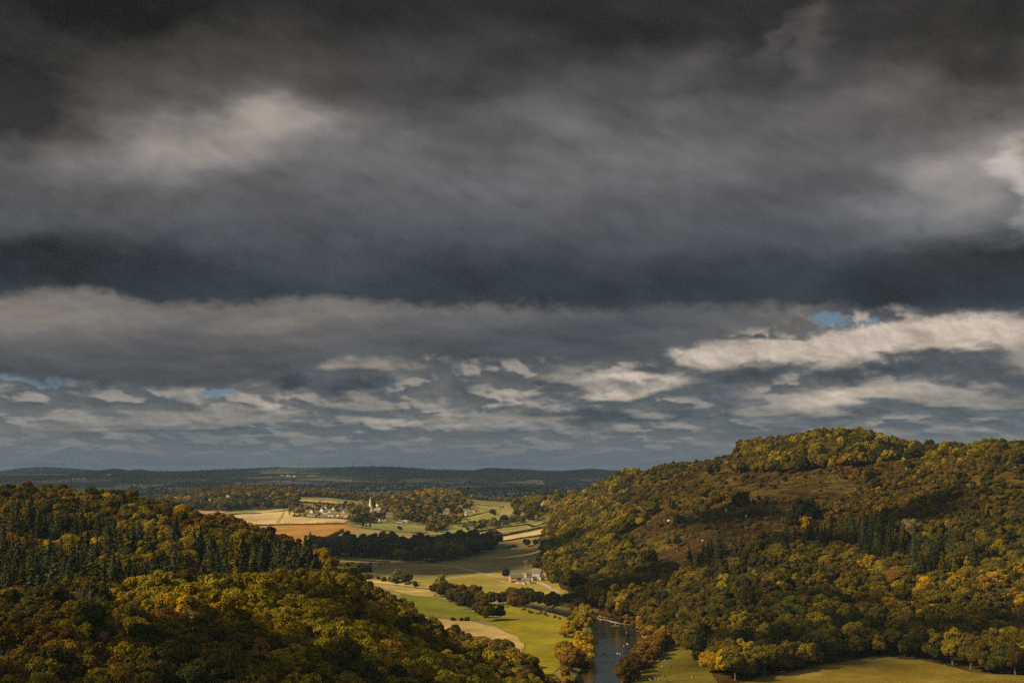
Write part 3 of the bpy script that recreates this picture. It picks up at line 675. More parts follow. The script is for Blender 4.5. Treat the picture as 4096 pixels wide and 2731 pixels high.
shade_cloud([(A_[0] - 20, A_[1] + 40, 230, 120), (C_[0], C_[1] + 30, 300, 150), (B_[0] - 40, B_[1] - 20, 130, 120), (gp(2120, 2250)[0], gp(2120, 2250)[1] + 60, 150, 120), (gp(1500, 2275)[0], gp(1500, 2275)[1], 190, 110), (gp(1900, 2262)[0], gp(1900, 2262)[1] + 20, 190, 100)], 3000, 'unseen cloud bank added to shade the dark wood')
h1 = gp(2900, 2210); h2 = gp(3100, 2080); h3 = gp(2800, 2260); h4 = gp(3350, 2000); h5 = gp(3900, 2020); h6 = gp(3700, 2120)
shade_cloud([(h1[0], h1[1], 70, 60), (h3[0], h3[1], 90, 60), (h4[0], h4[1], 80, 40), (h6[0], h6[1], 70, 35)], 3200, 'unseen broken cloud added to shade the heath')
shade_cloud([(-250, 390, 250, 90), (-60, 430, 190, 70), (40, 560, 100, 60), (90, 680, 90, 60), (-200, 470, 120, 40)], 2500, 'unseen cloud added to shade the foot of the near wood')
r1 = gp(3950, 2560); r2 = gp(3250, 2620); r3 = gp(2430, 2380); r4 = gp(3600, 2450); r5 = gp(2350, 2160); r6 = gp(4000, 1900); r7 = gp(2900, 2500); r8 = gp(3300, 1960)
shade_cloud([(r1[0], r1[1], 110, 45), (r2[0], r2[1], 90, 30), (r3[0], r3[1], 70, 90), (r4[0], r4[1], 60, 30), (r5[0], r5[1], 60, 90), (r6[0], r6[1], 120, 60), (r8[0], r8[1], 90, 50)], 2900, 'unseen scattered cloud added to shade parts of the wooded hill')
far = []
for yy in np.arange(5500, 25500, 1050):
    for xx in np.arange(-.45 * yy - 500, .30 * yy, 1000):
        px = 2048 + F * xx / yy; m_ = F * 800 / yy
        if 1090 - m_ * .5 < px < 1390 + m_ * .5 and 11500 < yy < 17000: continue
        if px < 420 and 11000 < yy < 14500: continue
        far.append((xx + rng.uniform(-150, 150), yy + rng.uniform(-100, 100), 950, 900))
for yy in np.arange(26500, 35000, 2000):
    for xx in np.arange(-.45 * yy, .30 * yy, 1900): far.append((xx, yy, 1850, 1750))
shade_cloud(far, 12500, 'unseen high cloud added to shade the far plain', 7, ICO1, (.42, .62))

# (photo x, photo y of the foot, length, depth, wall height, roof rise, turn, wall, roof, label, windows (cols, rows), chimneys, style, how much must show)
BLD = [
 ('manor_house', 1256, 2040, 19, 9, 7.2, 2.6, 4, 'brown', 'slate', 'brown stone manor with white windows above the stubble field', (5, 2), 2, 'hip'),
 ('cottage', 1287, 2047, 9, 7, 5.2, 4.0, 80, 'white', 'slate', 'white cottage with its gable forward, right of the manor', (2, 2), 1, ''),
 ('cottage', 1247, 2051, 8, 7, 4.0, 4.2, 75, 'cream', 'slate', 'cream gabled cottage just below the manor', (1, 1), 0, ''),
 ('stable_wing', 1263, 2052, 11, 5, 2.8, 2.0, 3, 'stone', 'slate', 'low stone wing with white doors below the manor', (4, 1), 0, ''),
 ('house', 1211, 2037, 10, 8, 6.0, 4.5, 65, 'cream', 'slate', 'tall cream gable beside a grey-green tree left of the manor', (2, 2), 1, ''),
 ('cottage', 1301, 2063, 11, 6, 4.2, 3.0, 4, 'stone', 'stonetile', 'long stone cottage with pale roof at the field hedge', (3, 1), 1, ''),
 ('cottage', 1322, 2065, 12, 6, 4.6, 3.0, 2, 'white', 'slate', 'white-fronted slate-roofed cottage joined near the field hedge', (4, 2), 1, ''),
 ('cottage', 1350, 2065, 6, 6, 2.8, 2.8, 85, 'white', 'tile', 'tiny white gable between the slate cottage and red roofs', (1, 1), 0, ''),
 ('cottage', 1384, 2068, 9, 6, 4.4, 3.0, 3, 'white', 'tile', 'red-roofed cottage at the right end of the village row', (3, 2), 1, ''),
 ('cottage', 1367, 2063, 7, 6, 4.0, 2.6, 5, 'white', 'tile', 'small red-roofed cottage behind the row end', (2, 1), 1, ''),
 ('cottage', 1374, 2056, 7, 6, 4.6, 3.8, 80, 'cream', 'stonetile', 'cream gable showing above the red roofs', (1, 1), 0, ''),
 ('cottage', 1331, 2038, 9, 8, 3.0, 3.6, 86, 'white', 'slate', 'white gable with deep eaves alone among gardens', (2, 1), 0, ''),
 ('cottage', 1362, 2041, 8, 6, 3.8, 2.8, 8, 'brown', 'slate', 'small brown cottage between dark garden trees', (2, 1), 1, ''),
 ('cottage', 1302, 2037, 6, 6, 4.6, 3.4, 70, 'white', 'slate', 'narrow white gable with tall chimney behind the white cottage', (1, 1), 1, ''),
 ('cottage', 1318, 2050, 6, 5, 3.4, 2.4, 80, 'cream', 'slate', 'small cream gable in the middle of the village', (1, 1), 0, ''),
 ('lodge', 1285, 2004, 11, 7, 4.0, 3.4, 5, 'stone', 'slate', 'stone lodge with orange front gable above the straw field', (2, 1), 1, 'orange'),
 ('barn', 1424, 2023, 14, 8, 3.4, 2.4, 3, 'dark', 'slate', 'dark barn left of the church spire', (0, 0), 0, ''),
 ('barn', 1452, 2022, 10, 8, 4.0, 3.0, 3, 'stone', 'slate', 'brown barn beside the dark barn near the spire', (2, 1), 0, ''),
 ('house', 1508, 2026, 9, 7, 4.4, 4.0, 80, 'white', 'slate', 'white twin gabled house behind the church nave', (2, 1), 0, ''),
 ('priory_house', 1556, 2065, 21, 8, 5.6, 3.2, 6, 'stone', 'slate', 'long stone house with four chimneys right of the church', (7, 2), 4, ''),
 ('round_barn', 1540, 2084, 6.5, 6, 3.2, 2.2, 88, 'stone', 'stonetile', 'small stone barn gable below the church', (1, 1), 0, ''),
 ('shed', 1531, 2083, 5, 4, 2.2, 1.2, 5, 'white', 'slate', 'white shed left of the small stone barn', (1, 1), 0, ''),
 ('shed', 1519, 2084, 4.5, 4, 3.0, 2.2, 60, 'cream', 'stonetile', 'cream outbuilding at the pasture top', (1, 1), 0, ''),
 ('stable', 1597, 2094, 13, 5, 2.6, 1.2, 2, 'stone', 'stonetile', 'long low stable at the pasture edge', (3, 1), 0, ''),
 ('stable', 1622, 2089, 9, 6, 3.0, 1.8, -8, 'stone', 'stonetile', 'pale roofed stable behind the long low stable', (1, 1), 0, ''),
 ('shelter', 1537, 2095, 5, 3, 1.8, .8, 0, 'white', 'slate', 'small white field shelter in the pasture', (1, 1), 0, ''),
 ('school', 1793, 2048, 12, 8, 5.0, 4.0, 10, 'brick', 'tile', 'red brick gabled house in the right part of the village', (3, 1), 2, 'orange'),
 ('house', 1780, 2055, 16, 8, 3.0, 3.2, 2, 'white', 'slate', 'blue-grey roofs with white gables below the red brick house', (4, 1), 0, ''),
 ('terrace', 1838, 2034, 13, 7, 5.2, 2.8, 2, 'brick', 'slate', 'brick terrace behind the red brick house', (4, 2), 2, ''),
 ('house', 1859, 2051, 11, 7, 4.6, 2.6, 4, 'white', 'slate', 'white house at the village end by the pale pasture', (4, 1), 1, ''),
 ('house', 1875, 2049, 7, 7, 4.2, 3.4, 70, 'cream', 'slate', 'cream gable beside the white house at the village end', (1, 1), 0, ''),
 ('cottage', 1861, 2060, 6, 6, 3.0, 2.6, 75, 'white', 'slate', 'white gable just above the pale pasture corner', (1, 1), 0, ''),
 ('cottage', 1898, 2048, 6, 6, 3.2, 2.6, 60, 'orangew', 'slate', 'orange gable near the last village hedge', (1, 1), 0, ''),
 ('house', 1908, 2044, 8, 6, 3.0, 2.0, 3, 'dark', 'slate', 'dark bungalow beside the orange gable', (2, 1), 0, ''),
 ('cottage', 1885, 2117, 10, 6, 3.6, 2.8, 8, 'white', 'slate', 'white cottage alone in the paddock by the lane', (3, 1), 1, ''),
 ('house', 2177, 2021, 12, 8, 6.5, 4.2, 68, 'yellow', 'slate', 'yellow gabled house on the tree covered rise', (2, 2), 2, ''),
 ('house', 2309, 2018, 11, 8, 5.5, 3.4, 10, 'white', 'slate', 'white house with chimneys at the foot of the hill shoulder', (3, 2), 2, ''),
 ('cottage', 2349, 1998, 7, 6, 4.6, 2.6, 70, 'white', 'slate', 'white cottage under a tree high on the shoulder', (1, 1), 1, ''),
 ('cottage', 2371, 2010, 6, 5, 3.6, 2.4, 75, 'white', 'slate', 'small white cottage nearest the scrub of the shoulder', (1, 1), 0, ''),
 ('cottage', 2218, 2056, 6, 5, 3.2, 2.0, 15, 'cream', 'stonetile', 'small pale cottage on the upper lane', (2, 1), 1, ''),
 ('cottage', 2230, 2072, 6, 5, 2.8, 2.0, 60, 'white', 'slate', 'small white cottage against the dark hill wood', (1, 1), 0, ''),
 ('shed', 2107, 2086, 6, 4, 2.0, 1.6, 5, 'orangew', 'tile', 'red roofed shed in the hedge bank', (0, 0), 0, ''),
 ('farmhouse', 700, 1996, 14, 8, 4.5, 3.6, 8, 'brick', 'tile', 'red brick farmhouse with tiled roof left of the ridge wood', (4, 2), 2, 'orange'),
 ('house', 906, 1987, 16, 7, 4.2, 2.0, 2, 'white', 'slate', 'long white house against the ridge wood', (5, 1), 1, ''),
 ('barn', 843, 2017, 14, 8, 3.4, 2.0, 2, 'dark', 'slate', 'grey roofed barn among trees below the orange field', (0, 0), 0, ''),
]
HOUSES = []
for h_ in BLD:
    x, y = cast(h_[1], h_[2], ymin=2000); HOUSES.append((x, y, max(h_[3], h_[4]) * .62 + 1, h_[1], h_[2], h_[3] / 2 * F / y, 5))
for (sx_, sy_, r_, w_) in [(1481, 2046, 6, 8), (1506, 2048, 11, 22), (2055, 2328, 3, 90)]:
    x, y = cast(sx_, sy_, ymin=1200); HOUSES.append((x, y, r_, sx_, sy_, w_, 3 if sx_ < 2000 else -4))
#@@VEG
# ------------------------------------------------------------------ vegetation: crown shapes
def icos(c, r, base, jit, seedr):
    v, f = base
    return v * (1 + jit * (seedr.random((len(v), 1)) - .5)) * r + c, f
def cards(P, N, S, g, spread=.55):
    """small leaf sprays: quads at P, facing roughly N, of size S"""
    n = len(P)
    N = N + spread * g.normal(size=(n, 3)); N /= np.linalg.norm(N, axis=1)[:, None]
    A = np.cross(N, g.normal(size=(n, 3))); A /= np.linalg.norm(A, axis=1)[:, None] + 1e-9
    B = np.cross(N, A); S = S[:, None]
    a = A * S * g.uniform(.7, 1.2, (n, 1)); b = B * S * g.uniform(.5, .9, (n, 1))
    V_ = np.stack([P - a - b * .6, P + a * .8 - b, P + a + b * .7, P - a * .7 + b], 1).reshape(-1, 3)
    return V_, np.arange(4 * n).reshape(n, 4)
def crown_mesh(name, seed, R, Hc, zc, nl, rl, nc, cs, low=-.45, top=1.0, ragged=.18):
    g = np.random.default_rng(seed)
    i = np.arange(nl) + .5; ph = np.arccos(1 - 2 * i / nl); th = pi * (1 + 5 ** .5) * i + g.random() * 6
    D = np.c_[np.cos(th) * np.sin(ph), np.sin(th) * np.sin(ph), np.cos(ph)] + g.normal(size=(nl, 3)) * .16
    D /= np.linalg.norm(D, axis=1)[:, None]; D = D[D[:, 2] > low]; nl = len(D)
    rad = g.uniform(.75, 1.3, nl) * rl
    lean = 1 + ragged * g.normal(size=(nl, 1))
    Cc = D * np.array([R - rl, R - rl, Hc / 2 - rl * .8]) * lean + [0, 0, zc]
    VV = []; FF = []; b = 0; lf = []
    for k in range(nl):
        v, f = icos(Cc[k], rad[k] * .80, ICO1, .3, g); VV.append(v); FF.append(f + b); b += len(v); lf.append(np.full(len(v), .18))  # inner lobes and core coloured dark, shade between leaves put into colour
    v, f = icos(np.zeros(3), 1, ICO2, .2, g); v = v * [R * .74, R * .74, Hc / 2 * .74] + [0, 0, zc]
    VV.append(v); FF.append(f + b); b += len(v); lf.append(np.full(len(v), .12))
    # leaves
    w = rad ** 2; k = g.choice(nl, nc * 2, p=w / w.sum()); n = g.normal(size=(nc * 2, 3)); n[:, 2] += .35; n += .5 * D[k]
    n /= np.linalg.norm(n, axis=1)[:, None]
    P = Cc[k] + n * rad[k][:, None] * g.uniform(.82, 1.16, (nc * 2, 1)) * np.array([1, 1, .9])
    keep = np.ones(len(P), bool)
    for j in range(nl): keep &= (np.linalg.norm(P - Cc[j], axis=1) > rad[j] * .80)
    P = P[keep][:nc]; n = n[keep][:nc]
    cv, cf = cards(P, n, cs * g.uniform(.6, 1.25, len(P)), g)
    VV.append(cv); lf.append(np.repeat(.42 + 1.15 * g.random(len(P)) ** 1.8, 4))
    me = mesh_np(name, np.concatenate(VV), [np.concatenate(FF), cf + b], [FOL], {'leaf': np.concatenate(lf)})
    return me
def conifer_mesh(name, seed, R, Hh, z0, lv, nb, cs):
    g = np.random.default_rng(seed); P = []; N = []; S = []
    for i in range(lv):
        t = (i + .5) / lv; z = z0 + (Hh - z0) * t; r = R * (1 - t) ** .85 * g.uniform(.82, 1.12) + .15
        m_ = max(4, int(nb * (1 - t * .55))); ph = g.random() * 6
        for j in range(m_):
            a = ph + 2 * pi * j / m_ + g.normal() * .15; rb = r * g.uniform(.55, 1.22); z = z0 + (Hh - z0) * t + g.normal() * .45; ns = max(2, int(rb / (cs * .62)))
            for s in range(ns):
                u = (s + .7) / ns; d = np.array([cos(a), sin(a), 0])
                P.append(d * rb * u + [0, 0, z - rb * u * .30 + (rb * u) ** 2 * .045]); N.append([cos(a) * .35, sin(a) * .35, 1]); S.append(cs * (1.15 - .5 * u))
    P = np.array(P); N = np.array(N); S = np.array(S)
    cv, cf = cards(P, N, S, g, .42)
    v, f = ICO2; core = v.copy(); tt_ = (core[:, 2] + 1) / 2; core = np.c_[core[:, :2] * (R * .50), tt_ * (Hh * .86 - z0) + z0]
    core[:, :2] *= np.clip(1.25 - tt_, .05, 1)[:, None]
    return mesh_np(name, np.r_[core, cv], [f, cf + len(core)], [FOL], {'leaf': np.r_[np.full(len(core), .1), np.repeat(.35 + 1.3 * g.random(len(P)) ** 1.8, 4)]})  # core coloured near black, shade inside the conifer put into colour
def trunk_mesh(name, seed, Hh, r, limbs=5, mat=BARK, zl=.35):
    g = random.Random(seed); m_ = MB(); z = 0; x = y = 0; segs = 4
    for i in range(segs):
        nx, ny = x + g.uniform(-.25, .25), y + g.uniform(-.25, .25); nz = Hh * (i + 1) / segs
        m_.tube((x, y, z - (1.5 if i == 0 else 0)), (nx, ny, nz), r * (1 - .75 * i / segs), r * (1 - .75 * (i + 1) / segs), 7)
        x, y, z = nx, ny, nz
    for k in range(limbs):
        a = g.uniform(0, 6.28); z0 = Hh * g.uniform(zl, .85); l = Hh * g.uniform(.2, .36)
        m_.tube((0, 0, z0), (cos(a) * l, sin(a) * l, z0 + l * g.uniform(.5, .9)), r * .38, r * .12, 5)
    return m_.mesh(name, mat)
BRO = [crown_mesh('broadleaf_crown', 100 + i, R, Hc, zc, nl, rl, nc, .40, low, ragged=rg) for i, (R, Hc, zc, nl, rl, nc, low, rg) in enumerate([
    (6.0, 11, 9.0, 34, 1.8, 5200, -.55, .17), (6.2, 10.0, 9.5, 26, 2.2, 5200, -.5, .14), (5.4, 12.5, 9.0, 44, 1.5, 5200, -.6, .2), (6.6, 9.5, 9.6, 30, 2.0, 5200, -.45, .2),
    (5.6, 11.0, 9.4, 52, 1.35, 5600, -.55, .16), (6.0, 12.0, 9.3, 22, 2.3, 5000, -.5, .2), (5.0, 13.0, 9.0, 36, 1.6, 5000, -.6, .18), (6.3, 10.5, 9.2, 60, 1.25, 5600, -.5, .16)])]
CON = [conifer_mesh('conifer_crown', 200 + i, R, 25, z0, lv, nb, .60) for i, (R, z0, lv, nb) in enumerate([(5.6, 2, 27, 10), (5.0, 3, 30, 9), (6.0, 2, 26, 10), (4.6, 4, 27, 9)])]
BUS = [crown_mesh('bush_foliage', 300 + i, R, Hc, zc, nl, rl, 1500, .34, -.3, ragged=.25) for i, (R, Hc, zc, nl, rl) in enumerate([(2.6, 3.8, 1.7, 12, 1.1), (3.0, 3.2, 1.4, 14, 1.0), (2.2, 4.4, 2.0, 12, .95)])]
LOW = [crown_mesh('distant_crown', 400 + i, R, Hc, zc, nl, rl, 900, .75, -.5, ragged=.14) for i, (R, Hc, zc, nl, rl) in enumerate([(6.2, 10.5, 8.6, 16, 2.4), (5.4, 12.5, 8.6, 20, 2.0), (6.8, 9.5, 8.4, 14, 2.6)])]
POP = [crown_mesh('columnar_crown', 500, 1.9, 20, 11.5, 26, .8, 1800, .45, -.9, ragged=.1)]
WIL = [crown_mesh('willow_crown', 520 + i, 6.6, 11, 7.2, 30, 2.0, 7500, .34, -.75, ragged=.22) for i in range(2)]
CED = [conifer_mesh('cedar_crown', 540, 8.0, 19, 5, 9, 16, 1.1)]
ICOC = None
TR_B = [trunk_mesh('broadleaf_trunk', 1 + i, 11, .42, 6) for i in range(3)]
TR_C = [trunk_mesh('conifer_trunk', 11, 21, .32, 0)]
TR_P = [trunk_mesh('columnar_trunk', 12, 17, .3, 2)]
# ------------------------------------------------------------------ leaf colours (what the leaves are, not how they are lit)
TINT = {'olive green': (.108, .086, .012), 'dark green': (.046, .046, .012), 'yellow green': (.205, .158, .013), 'golden': (.30, .185, .012), 'rusty brown': (.125, .062, .014),
        'orange': (.31, .135, .012), 'deep bottle green': (.028, .033, .014), 'grey green': (.17, .15, .07), 'blue green': (.070, .076, .034), 'tawny brown': (.16, .092, .018), 'brown green': (.078, .055, .013)}
def tint_of(x, y, pal, sz=60, seed=0):
    """palette: list of (name, weight); woods change kind in drifts"""
    v = .55 * fbm(x, y, sz, 50 + seed, 2) + .45 * _h(np.floor(np.atleast_1d(x) * 3.1), np.floor(np.atleast_1d(y) * 3.7), seed + 5)[0]
    v = min(max((float(np.ravel(v)[0]) - .22) / .56, 0), .999); w = sum(p[1] for p in pal); a = 0
    for n, k in pal:
        a += k / w
        if v < a: return n
    return pal[-1][0]
PL_WOOD = [('dark green', 4), ('olive green', 5), ('brown green', 2.5), ('yellow green', 1.5), ('tawny brown', 1.2), ('golden', .25), ('rusty brown', .6)]
PL_CON = [('blue green', 6), ('dark green', 2.5), ('deep bottle green', 1.5), ('olive green', 1.8)]
PL_FRONT = [('dark green', 1.5), ('olive green', 4), ('yellow green', 4), ('olive green', 3), ('golden', 1), ('tawny brown', 1)]
PL_BAND = [('olive green', 2), ('yellow green', 4), ('yellow green', 3), ('golden', 1.3)]
PL_HILL = [('dark green', 4), ('brown green', 2), ('olive green', 6), ('yellow green', 1.6), ('dark green', 1.5), ('tawny brown', .8), ('golden', .15)]
PL_SCRUB = [('rusty brown', 2.2), ('tawny brown', 2.6), ('brown green', 4), ('olive green', 3), ('golden', .3), ('orange', .15), ('dark green', 1.6)]
PL_HEATHB = [('brown green', 3), ('dark green', 3), ('olive green', 3), ('tawny brown', 1.5)]
PL_DARK = [('deep bottle green', 2), ('dark green', 4), ('blue green', 2.5), ('brown green', 2), ('olive green', 1)]
PL_VILL = [('dark green', 3), ('olive green', 4), ('grey green', 1), ('yellow green', 1.2), ('tawny brown', 1.5), ('golden', .5), ('deep bottle green', 1.5)]
PL_RIDGE = [('olive green', 4), ('tawny brown', 1.6), ('brown green', 3), ('yellow green', .8), ('grey green', .6), ('dark green', 1)]
PL_WILLOW = [('golden', 2), ('tawny brown', 3), ('yellow green', 1), ('golden', 2)]
CAND = []      # (kind, x, y, scale, tint name, zone)
def sow(kind, zone, mask, xr, yr, gap, sc_, pal, sz=60, jit=.42, seed=0, prob=None):
    xs = np.arange(xr[0], xr[1], gap); ys = np.arange(yr[0], yr[1], gap)
    gx, gy = np.meshgrid(xs, ys); gx = gx + (np.arange(len(ys))[:, None] % 2) * gap / 2
    g = np.random.default_rng(seed + 77)
    gx = (gx + g.uniform(-jit, jit, gx.shape) * gap).ravel(); gy = (gy + g.uniform(-jit, jit, gy.shape) * gap).ravel()
    gz = T(gx, gy); mk = mask(gx, gy, gz)
    if prob is not None: mk &= g.random(len(gx)) < prob(gx, gy)
    for x, y, z in zip(gx[mk], gy[mk], gz[mk]):
        k = kind if isinstance(kind, str) else kind(x, y)
        if k is None: continue
        p = pal(x, y) if callable(pal) else pal
        if k == 'conifer_tree':
            p = PL_CON
            if g.random() < .52: continue
            
        s = sc_[0] + (sc_[1] - sc_[0]) * g.random() ** 1.3
        CAND.append((k, float(x), float(y), float(z), s, tint_of(x, y, p, sz, seed), zone))
def imgmask(poly, ymin, ymax, not_=()):
    def f(x, y, z):
        a, b = proj(x, y, z); r = inpoly(a, b, poly) & (y > ymin) & (y < ymax)
        for p in not_: r &= ~inpoly(a, b, p)
        return r
    return f
# near wood
CONZ = [(-700,650),(-300,670),(250,670),(600,690),(900,715),(1150,760),(1300,830),(1270,960),(1000,920),(700,960),(300,1010),(-300,1010),(-700,1000)]
def left_kind(x, y):
    a, b = 2048 + F * x / y, y
    if inpoly(np.array([a]), np.array([b]), CONZ)[0]:
        d = fbm(np.array([x]), np.array([y]), 70, 91, 2)[0]
        return 'conifer_tree' if d < .74 else 'broadleaf_tree'
    return 'broadleaf_tree'
def left_pal(x, y):
    a = 2048 + F * x / y
    if y > 950: return PL_WOOD
    if a > 500 and y < 720 and y > 560: return PL_BAND
    if y > 800: return PL_FRONT
    return PL_WOOD
sow(left_kind, 'near wood', lambda x, y, z: inpoly(2048 + F * x / y, y, LEFT), (-900, 60), (330, 1650), 8.6, (.72, 1.22), left_pal, 55, seed=1)
# wooded hill across the river
HEATH = [(2570,1895),(2620,1862),(2900,1822),(2962,1808),(2950,1850),(2905,1892),(3150,1900),(3300,1880),(3500,1868),(3640,1900),(3450,1950),(3330,2010),(3230,2060),(3160,2120),(3100,2190),(2950,2225),(2820,2270),(2700,2330),(2560,2270),(2500,2190),(2450,2170),(2560,2110),(2620,2050),(2500,2060),(2440,2030),(2480,1960)]
SCRUB = [(3300,1880),(3500,1868),(3640,1850),(3800,1840),(4096,1870),(5200,1870),(5200,2120),(4096,2080),(3900,2110),(3700,2150),(3500,2120),(3350,2130),(3150,2180),(3160,2120),(3230,2060),(3330,2010),(3450,1950)]
CLEAR = [[(2890,1850),(2930,1836),(2962,1830),(2955,1856),(2915,1862)], [(3505,1846),(3520,1810),(3600,1806),(3665,1825),(3640,1846)]]
CONH = [(2720,2300),(2850,2250),(3020,2235),(3130,2200),(3200,2170),(3420,2140),(3640,2160),(3700,2230),(3950,2230),(4000,2330),(3650,2360),(3560,2300),(3300,2240),(3180,2260),(3050,2300),(2950,2370),(2800,2370)]
def hmask(x, y, z):
    a, b = proj(x, y, z)
    return inpoly(a, b, HILL) & ~inpoly(a, b, HEATH) & ~inpoly(a, b, SCRUB) & ~inpoly(a, b, CLEAR[0]) & ~inpoly(a, b, CLEAR[1]) & (y > 760) & (y < 2900) & ~((y > 1500) & (a < 2250) & (b > 2330))
def hkind(x, y):
    a, b = proj(x, y, float(T(x, y)))
    if inpoly(np.array([a]), np.array([b]), CONH)[0] and fbm(np.array([x]), np.array([y]), 80, 17, 2)[0] < .50: return 'conifer_tree'
    return 'broadleaf_tree'
def hpal(x, y):
    a, b = proj(x, y, float(T(x, y)))
    if b < 1860: return [('olive green', 5), ('yellow green', 2), ('brown green', 1.5), ('dark green', 2)]
    if a < 2700 and b < 2330: return [('dark green', 1.5), ('olive green', 4), ('yellow green', 3), ('brown green', 1)]
    return PL_HILL
sow(hkind, 'hill wood', hmask, (20, 1400), (760, 2900), 9.0, (.68, 1.30), hpal, 70, seed=2)
sow('bush', 'heath', lambda x, y, z: imgmask(HEATH, 900, 2700)(x, y, z), (100, 1000), (950, 2700), 13, (.45, 1.5), PL_HEATHB, 60, seed=3, prob=lambda x, y: np.clip((fbm(x, y, 90, 61, 3) - .38) * 4.5, .12, .95))
sow('bush', 'scrub', lambda x, y, z: imgmask(SCRUB, 900, 2000, CLEAR)(x, y, z), (250, 1100), (950, 2000), 5.2, (.8, 1.55), PL_SCRUB, 70, seed=4, prob=lambda x, y: np.clip(.55 + (fbm(x, y, 60, 63, 3) - .4) * 3, .3, 1))
sow('broadleaf_tree', 'scrub', lambda x, y, z: imgmask(SCRUB, 900, 2000, CLEAR)(x, y, z), (250, 1100), (950, 2000), 34, (.45, .75), PL_HILL, 70, seed=14, prob=lambda x, y: np.full(x.shape, .45))
sow('bush', 'heath', lambda x, y, z: imgmask(HEATH, 900, 2700)(x, y, z), (100, 1000), (950, 2700), 6.5, (.28, .62), PL_HEATHB + [('rusty brown', 3)], 60, seed=33, prob=lambda x, y: np.clip((fbm(x, y, 70, 71, 3) - .28) * 3.2, .15, .9))
sow('bush', 'summit', lambda x, y, z: imgmask([(3150,1850),(3500,1868),(4300,1900),(4300,1790),(3300,1760)], 900, 2700, CLEAR)(x, y, z), (200, 1100), (1200, 2400), 6, (.9, 1.7), PL_HILL, 60, seed=35)
NOSE = [(2440,2030),(2480,1940),(2560,1885),(2640,1862),(2780,1845),(2760,1900),(2680,1960),(2600,2040),(2520,2060)]
sow('bush', 'heath', lambda x, y, z: imgmask(NOSE, 900, 2700)(x, y, z), (100, 800), (1400, 2700), 9, (.8, 1.7), PL_HILL, 60, seed=34, prob=lambda x, y: np.clip(.35 + (fbm(x, y, 60, 73, 3) - .4) * 3, .1, .95))
# dark wood band, village woods, ridge woods
DARK = [(1230,2206),(1500,2196),(1700,2208),(1800,2195),(1880,2178),(1950,2175),(1998,2184),(1965,2208),(1850,2236),(1750,2252),(1620,2250),(1560,2236),(1330,2232),(1240,2240)]
sow('broadleaf_tree', 'dark wood', imgmask(DARK, 1500, 3000), (-420, 60), (1700, 2600), 13, (.75, 1.95), PL_DARK, 50, seed=5)
def zone(poly, name, pal, gap, s, y0=2300, y1=4400, seed=6, pr=1.0):
    xs = [(p[0] - 2048) / F * y1 for p in poly] + [(p[0] - 2048) / F * y0 for p in poly]
    sow('broadleaf_tree', name, imgmask(poly, y0, y1), (min(xs), max(xs)), (y0, y1), gap, s, pal, 60, seed=seed, prob=(lambda x, y: np.full(x.shape, pr)) if pr < 1 else None)
VIL = [[(1560,2046),(1600,2036),(1700,2030),(1840,2036),(1880,2062),(1840,2096),(1800,2106),(1740,2112),(1660,2094),(1600,2082),(1560,2066)],
       [(1500,2010),(1560,1998),(1700,1985),(1850,2005),(1890,2030),(1850,2044),(1700,2038),(1560,2034)],
       [(1395,2085),(1420,2060),(1470,2050),(1500,2062),(1470,2090),(1420,2096)]]
for i, p in enumerate(VIL): zone(p, 'village', PL_VILL, 15, (.7, 1.35), 2600, 3900, 20 + i, .82)
zone([(1150,2040),(1180,2015),(1300,2012),(1420,2022),(1470,2040),(1400,2062),(1300,2050),(1180,2048)], 'village', PL_VILL, 22, (.5, 1.0), 2800, 3600, 26, .5)
zone([(2060,2034),(2110,2012),(2170,1998),(2260,1992),(2330,1996),(2300,2040),(2240,2072),(2160,2082),(2060,2080)], 'ridge village', PL_VILL, 15, (.7, 1.4), 2300, 3600, 27, .8)
zone([(1850,2108),(1940,2092),(2060,2078),(2220,2060),(2240,2078),(2060,2100),(1960,2112),(1870,2128)], 'hedge bank', PL_VILL, 11, (.55, .95), 2300, 3400, 28, .85)
zone([(2215,2080),(2300,2040),(2420,1990),(2560,1990),(2480,2120),(2260,2180),(2200,2160)], 'hill nose', PL_HILL, 11, (.6, 1.15), 1700, 3200, 29, .9)
zone([(700,2028),(760,2018),(1000,2008),(1190,2008),(1190,2034),(1000,2038),(860,2046),(760,2040)], 'wood behind fields', PL_VILL, 13, (.9, 1.9), 3000, 4100, 30, .85)
zone([(590,2030),(850,2014),(900,2026),(830,2034),(600,2040)], 'wood behind fields', PL_VILL, 14, (.8, 1.5), 3000, 4100, 31, .85)
zone([(330,2003),(560,1990),(760,1990),(780,2000),(600,2012),(330,2020)], 'ridge wood', PL_RIDGE, 17, (.6, 1.35), 3300, 4400, 32, .45)
zone([(1400,2090),(1425,2040),(1470,2018),(1560,2016),(1600,2040),(1575,2100),(1520,2080),(1470,2094)], 'village', PL_VILL, 13, (.8, 1.35), 2700, 3500, 40, .8)
zone([(1170,2070),(1180,2046),(1240,2052),(1320,2058),(1400,2070),(1420,2086),(1300,2074)], 'village', PL_VILL, 20, (.35, .75), 2700, 3500, 41, .6)
zone([(1700,2124),(1770,2104),(1800,2096),(1790,2118),(1740,2140)], 'village', PL_VILL, 13, (.7, 1.2), 2300, 3500, 42, .7)
def rzone(a, name, pal, gap, s, seed, pr=1.0):      # belts given by bearing and distance
    x0 = min((p[0] - 2048) / F * p[1] for p in a); x1 = max((p[0] - 2048) / F * p[1] for p in a)
    sow('broadleaf_tree', name, lambda x, y, z: inpoly(2048 + F * x / y, y, a), (x0, x1), (min(p[1] for p in a), max(p[1] for p in a)), gap, s, pal, 70, seed=seed, prob=(lambda x, y: np.full(x.shape, pr)) if pr < 1 else None)
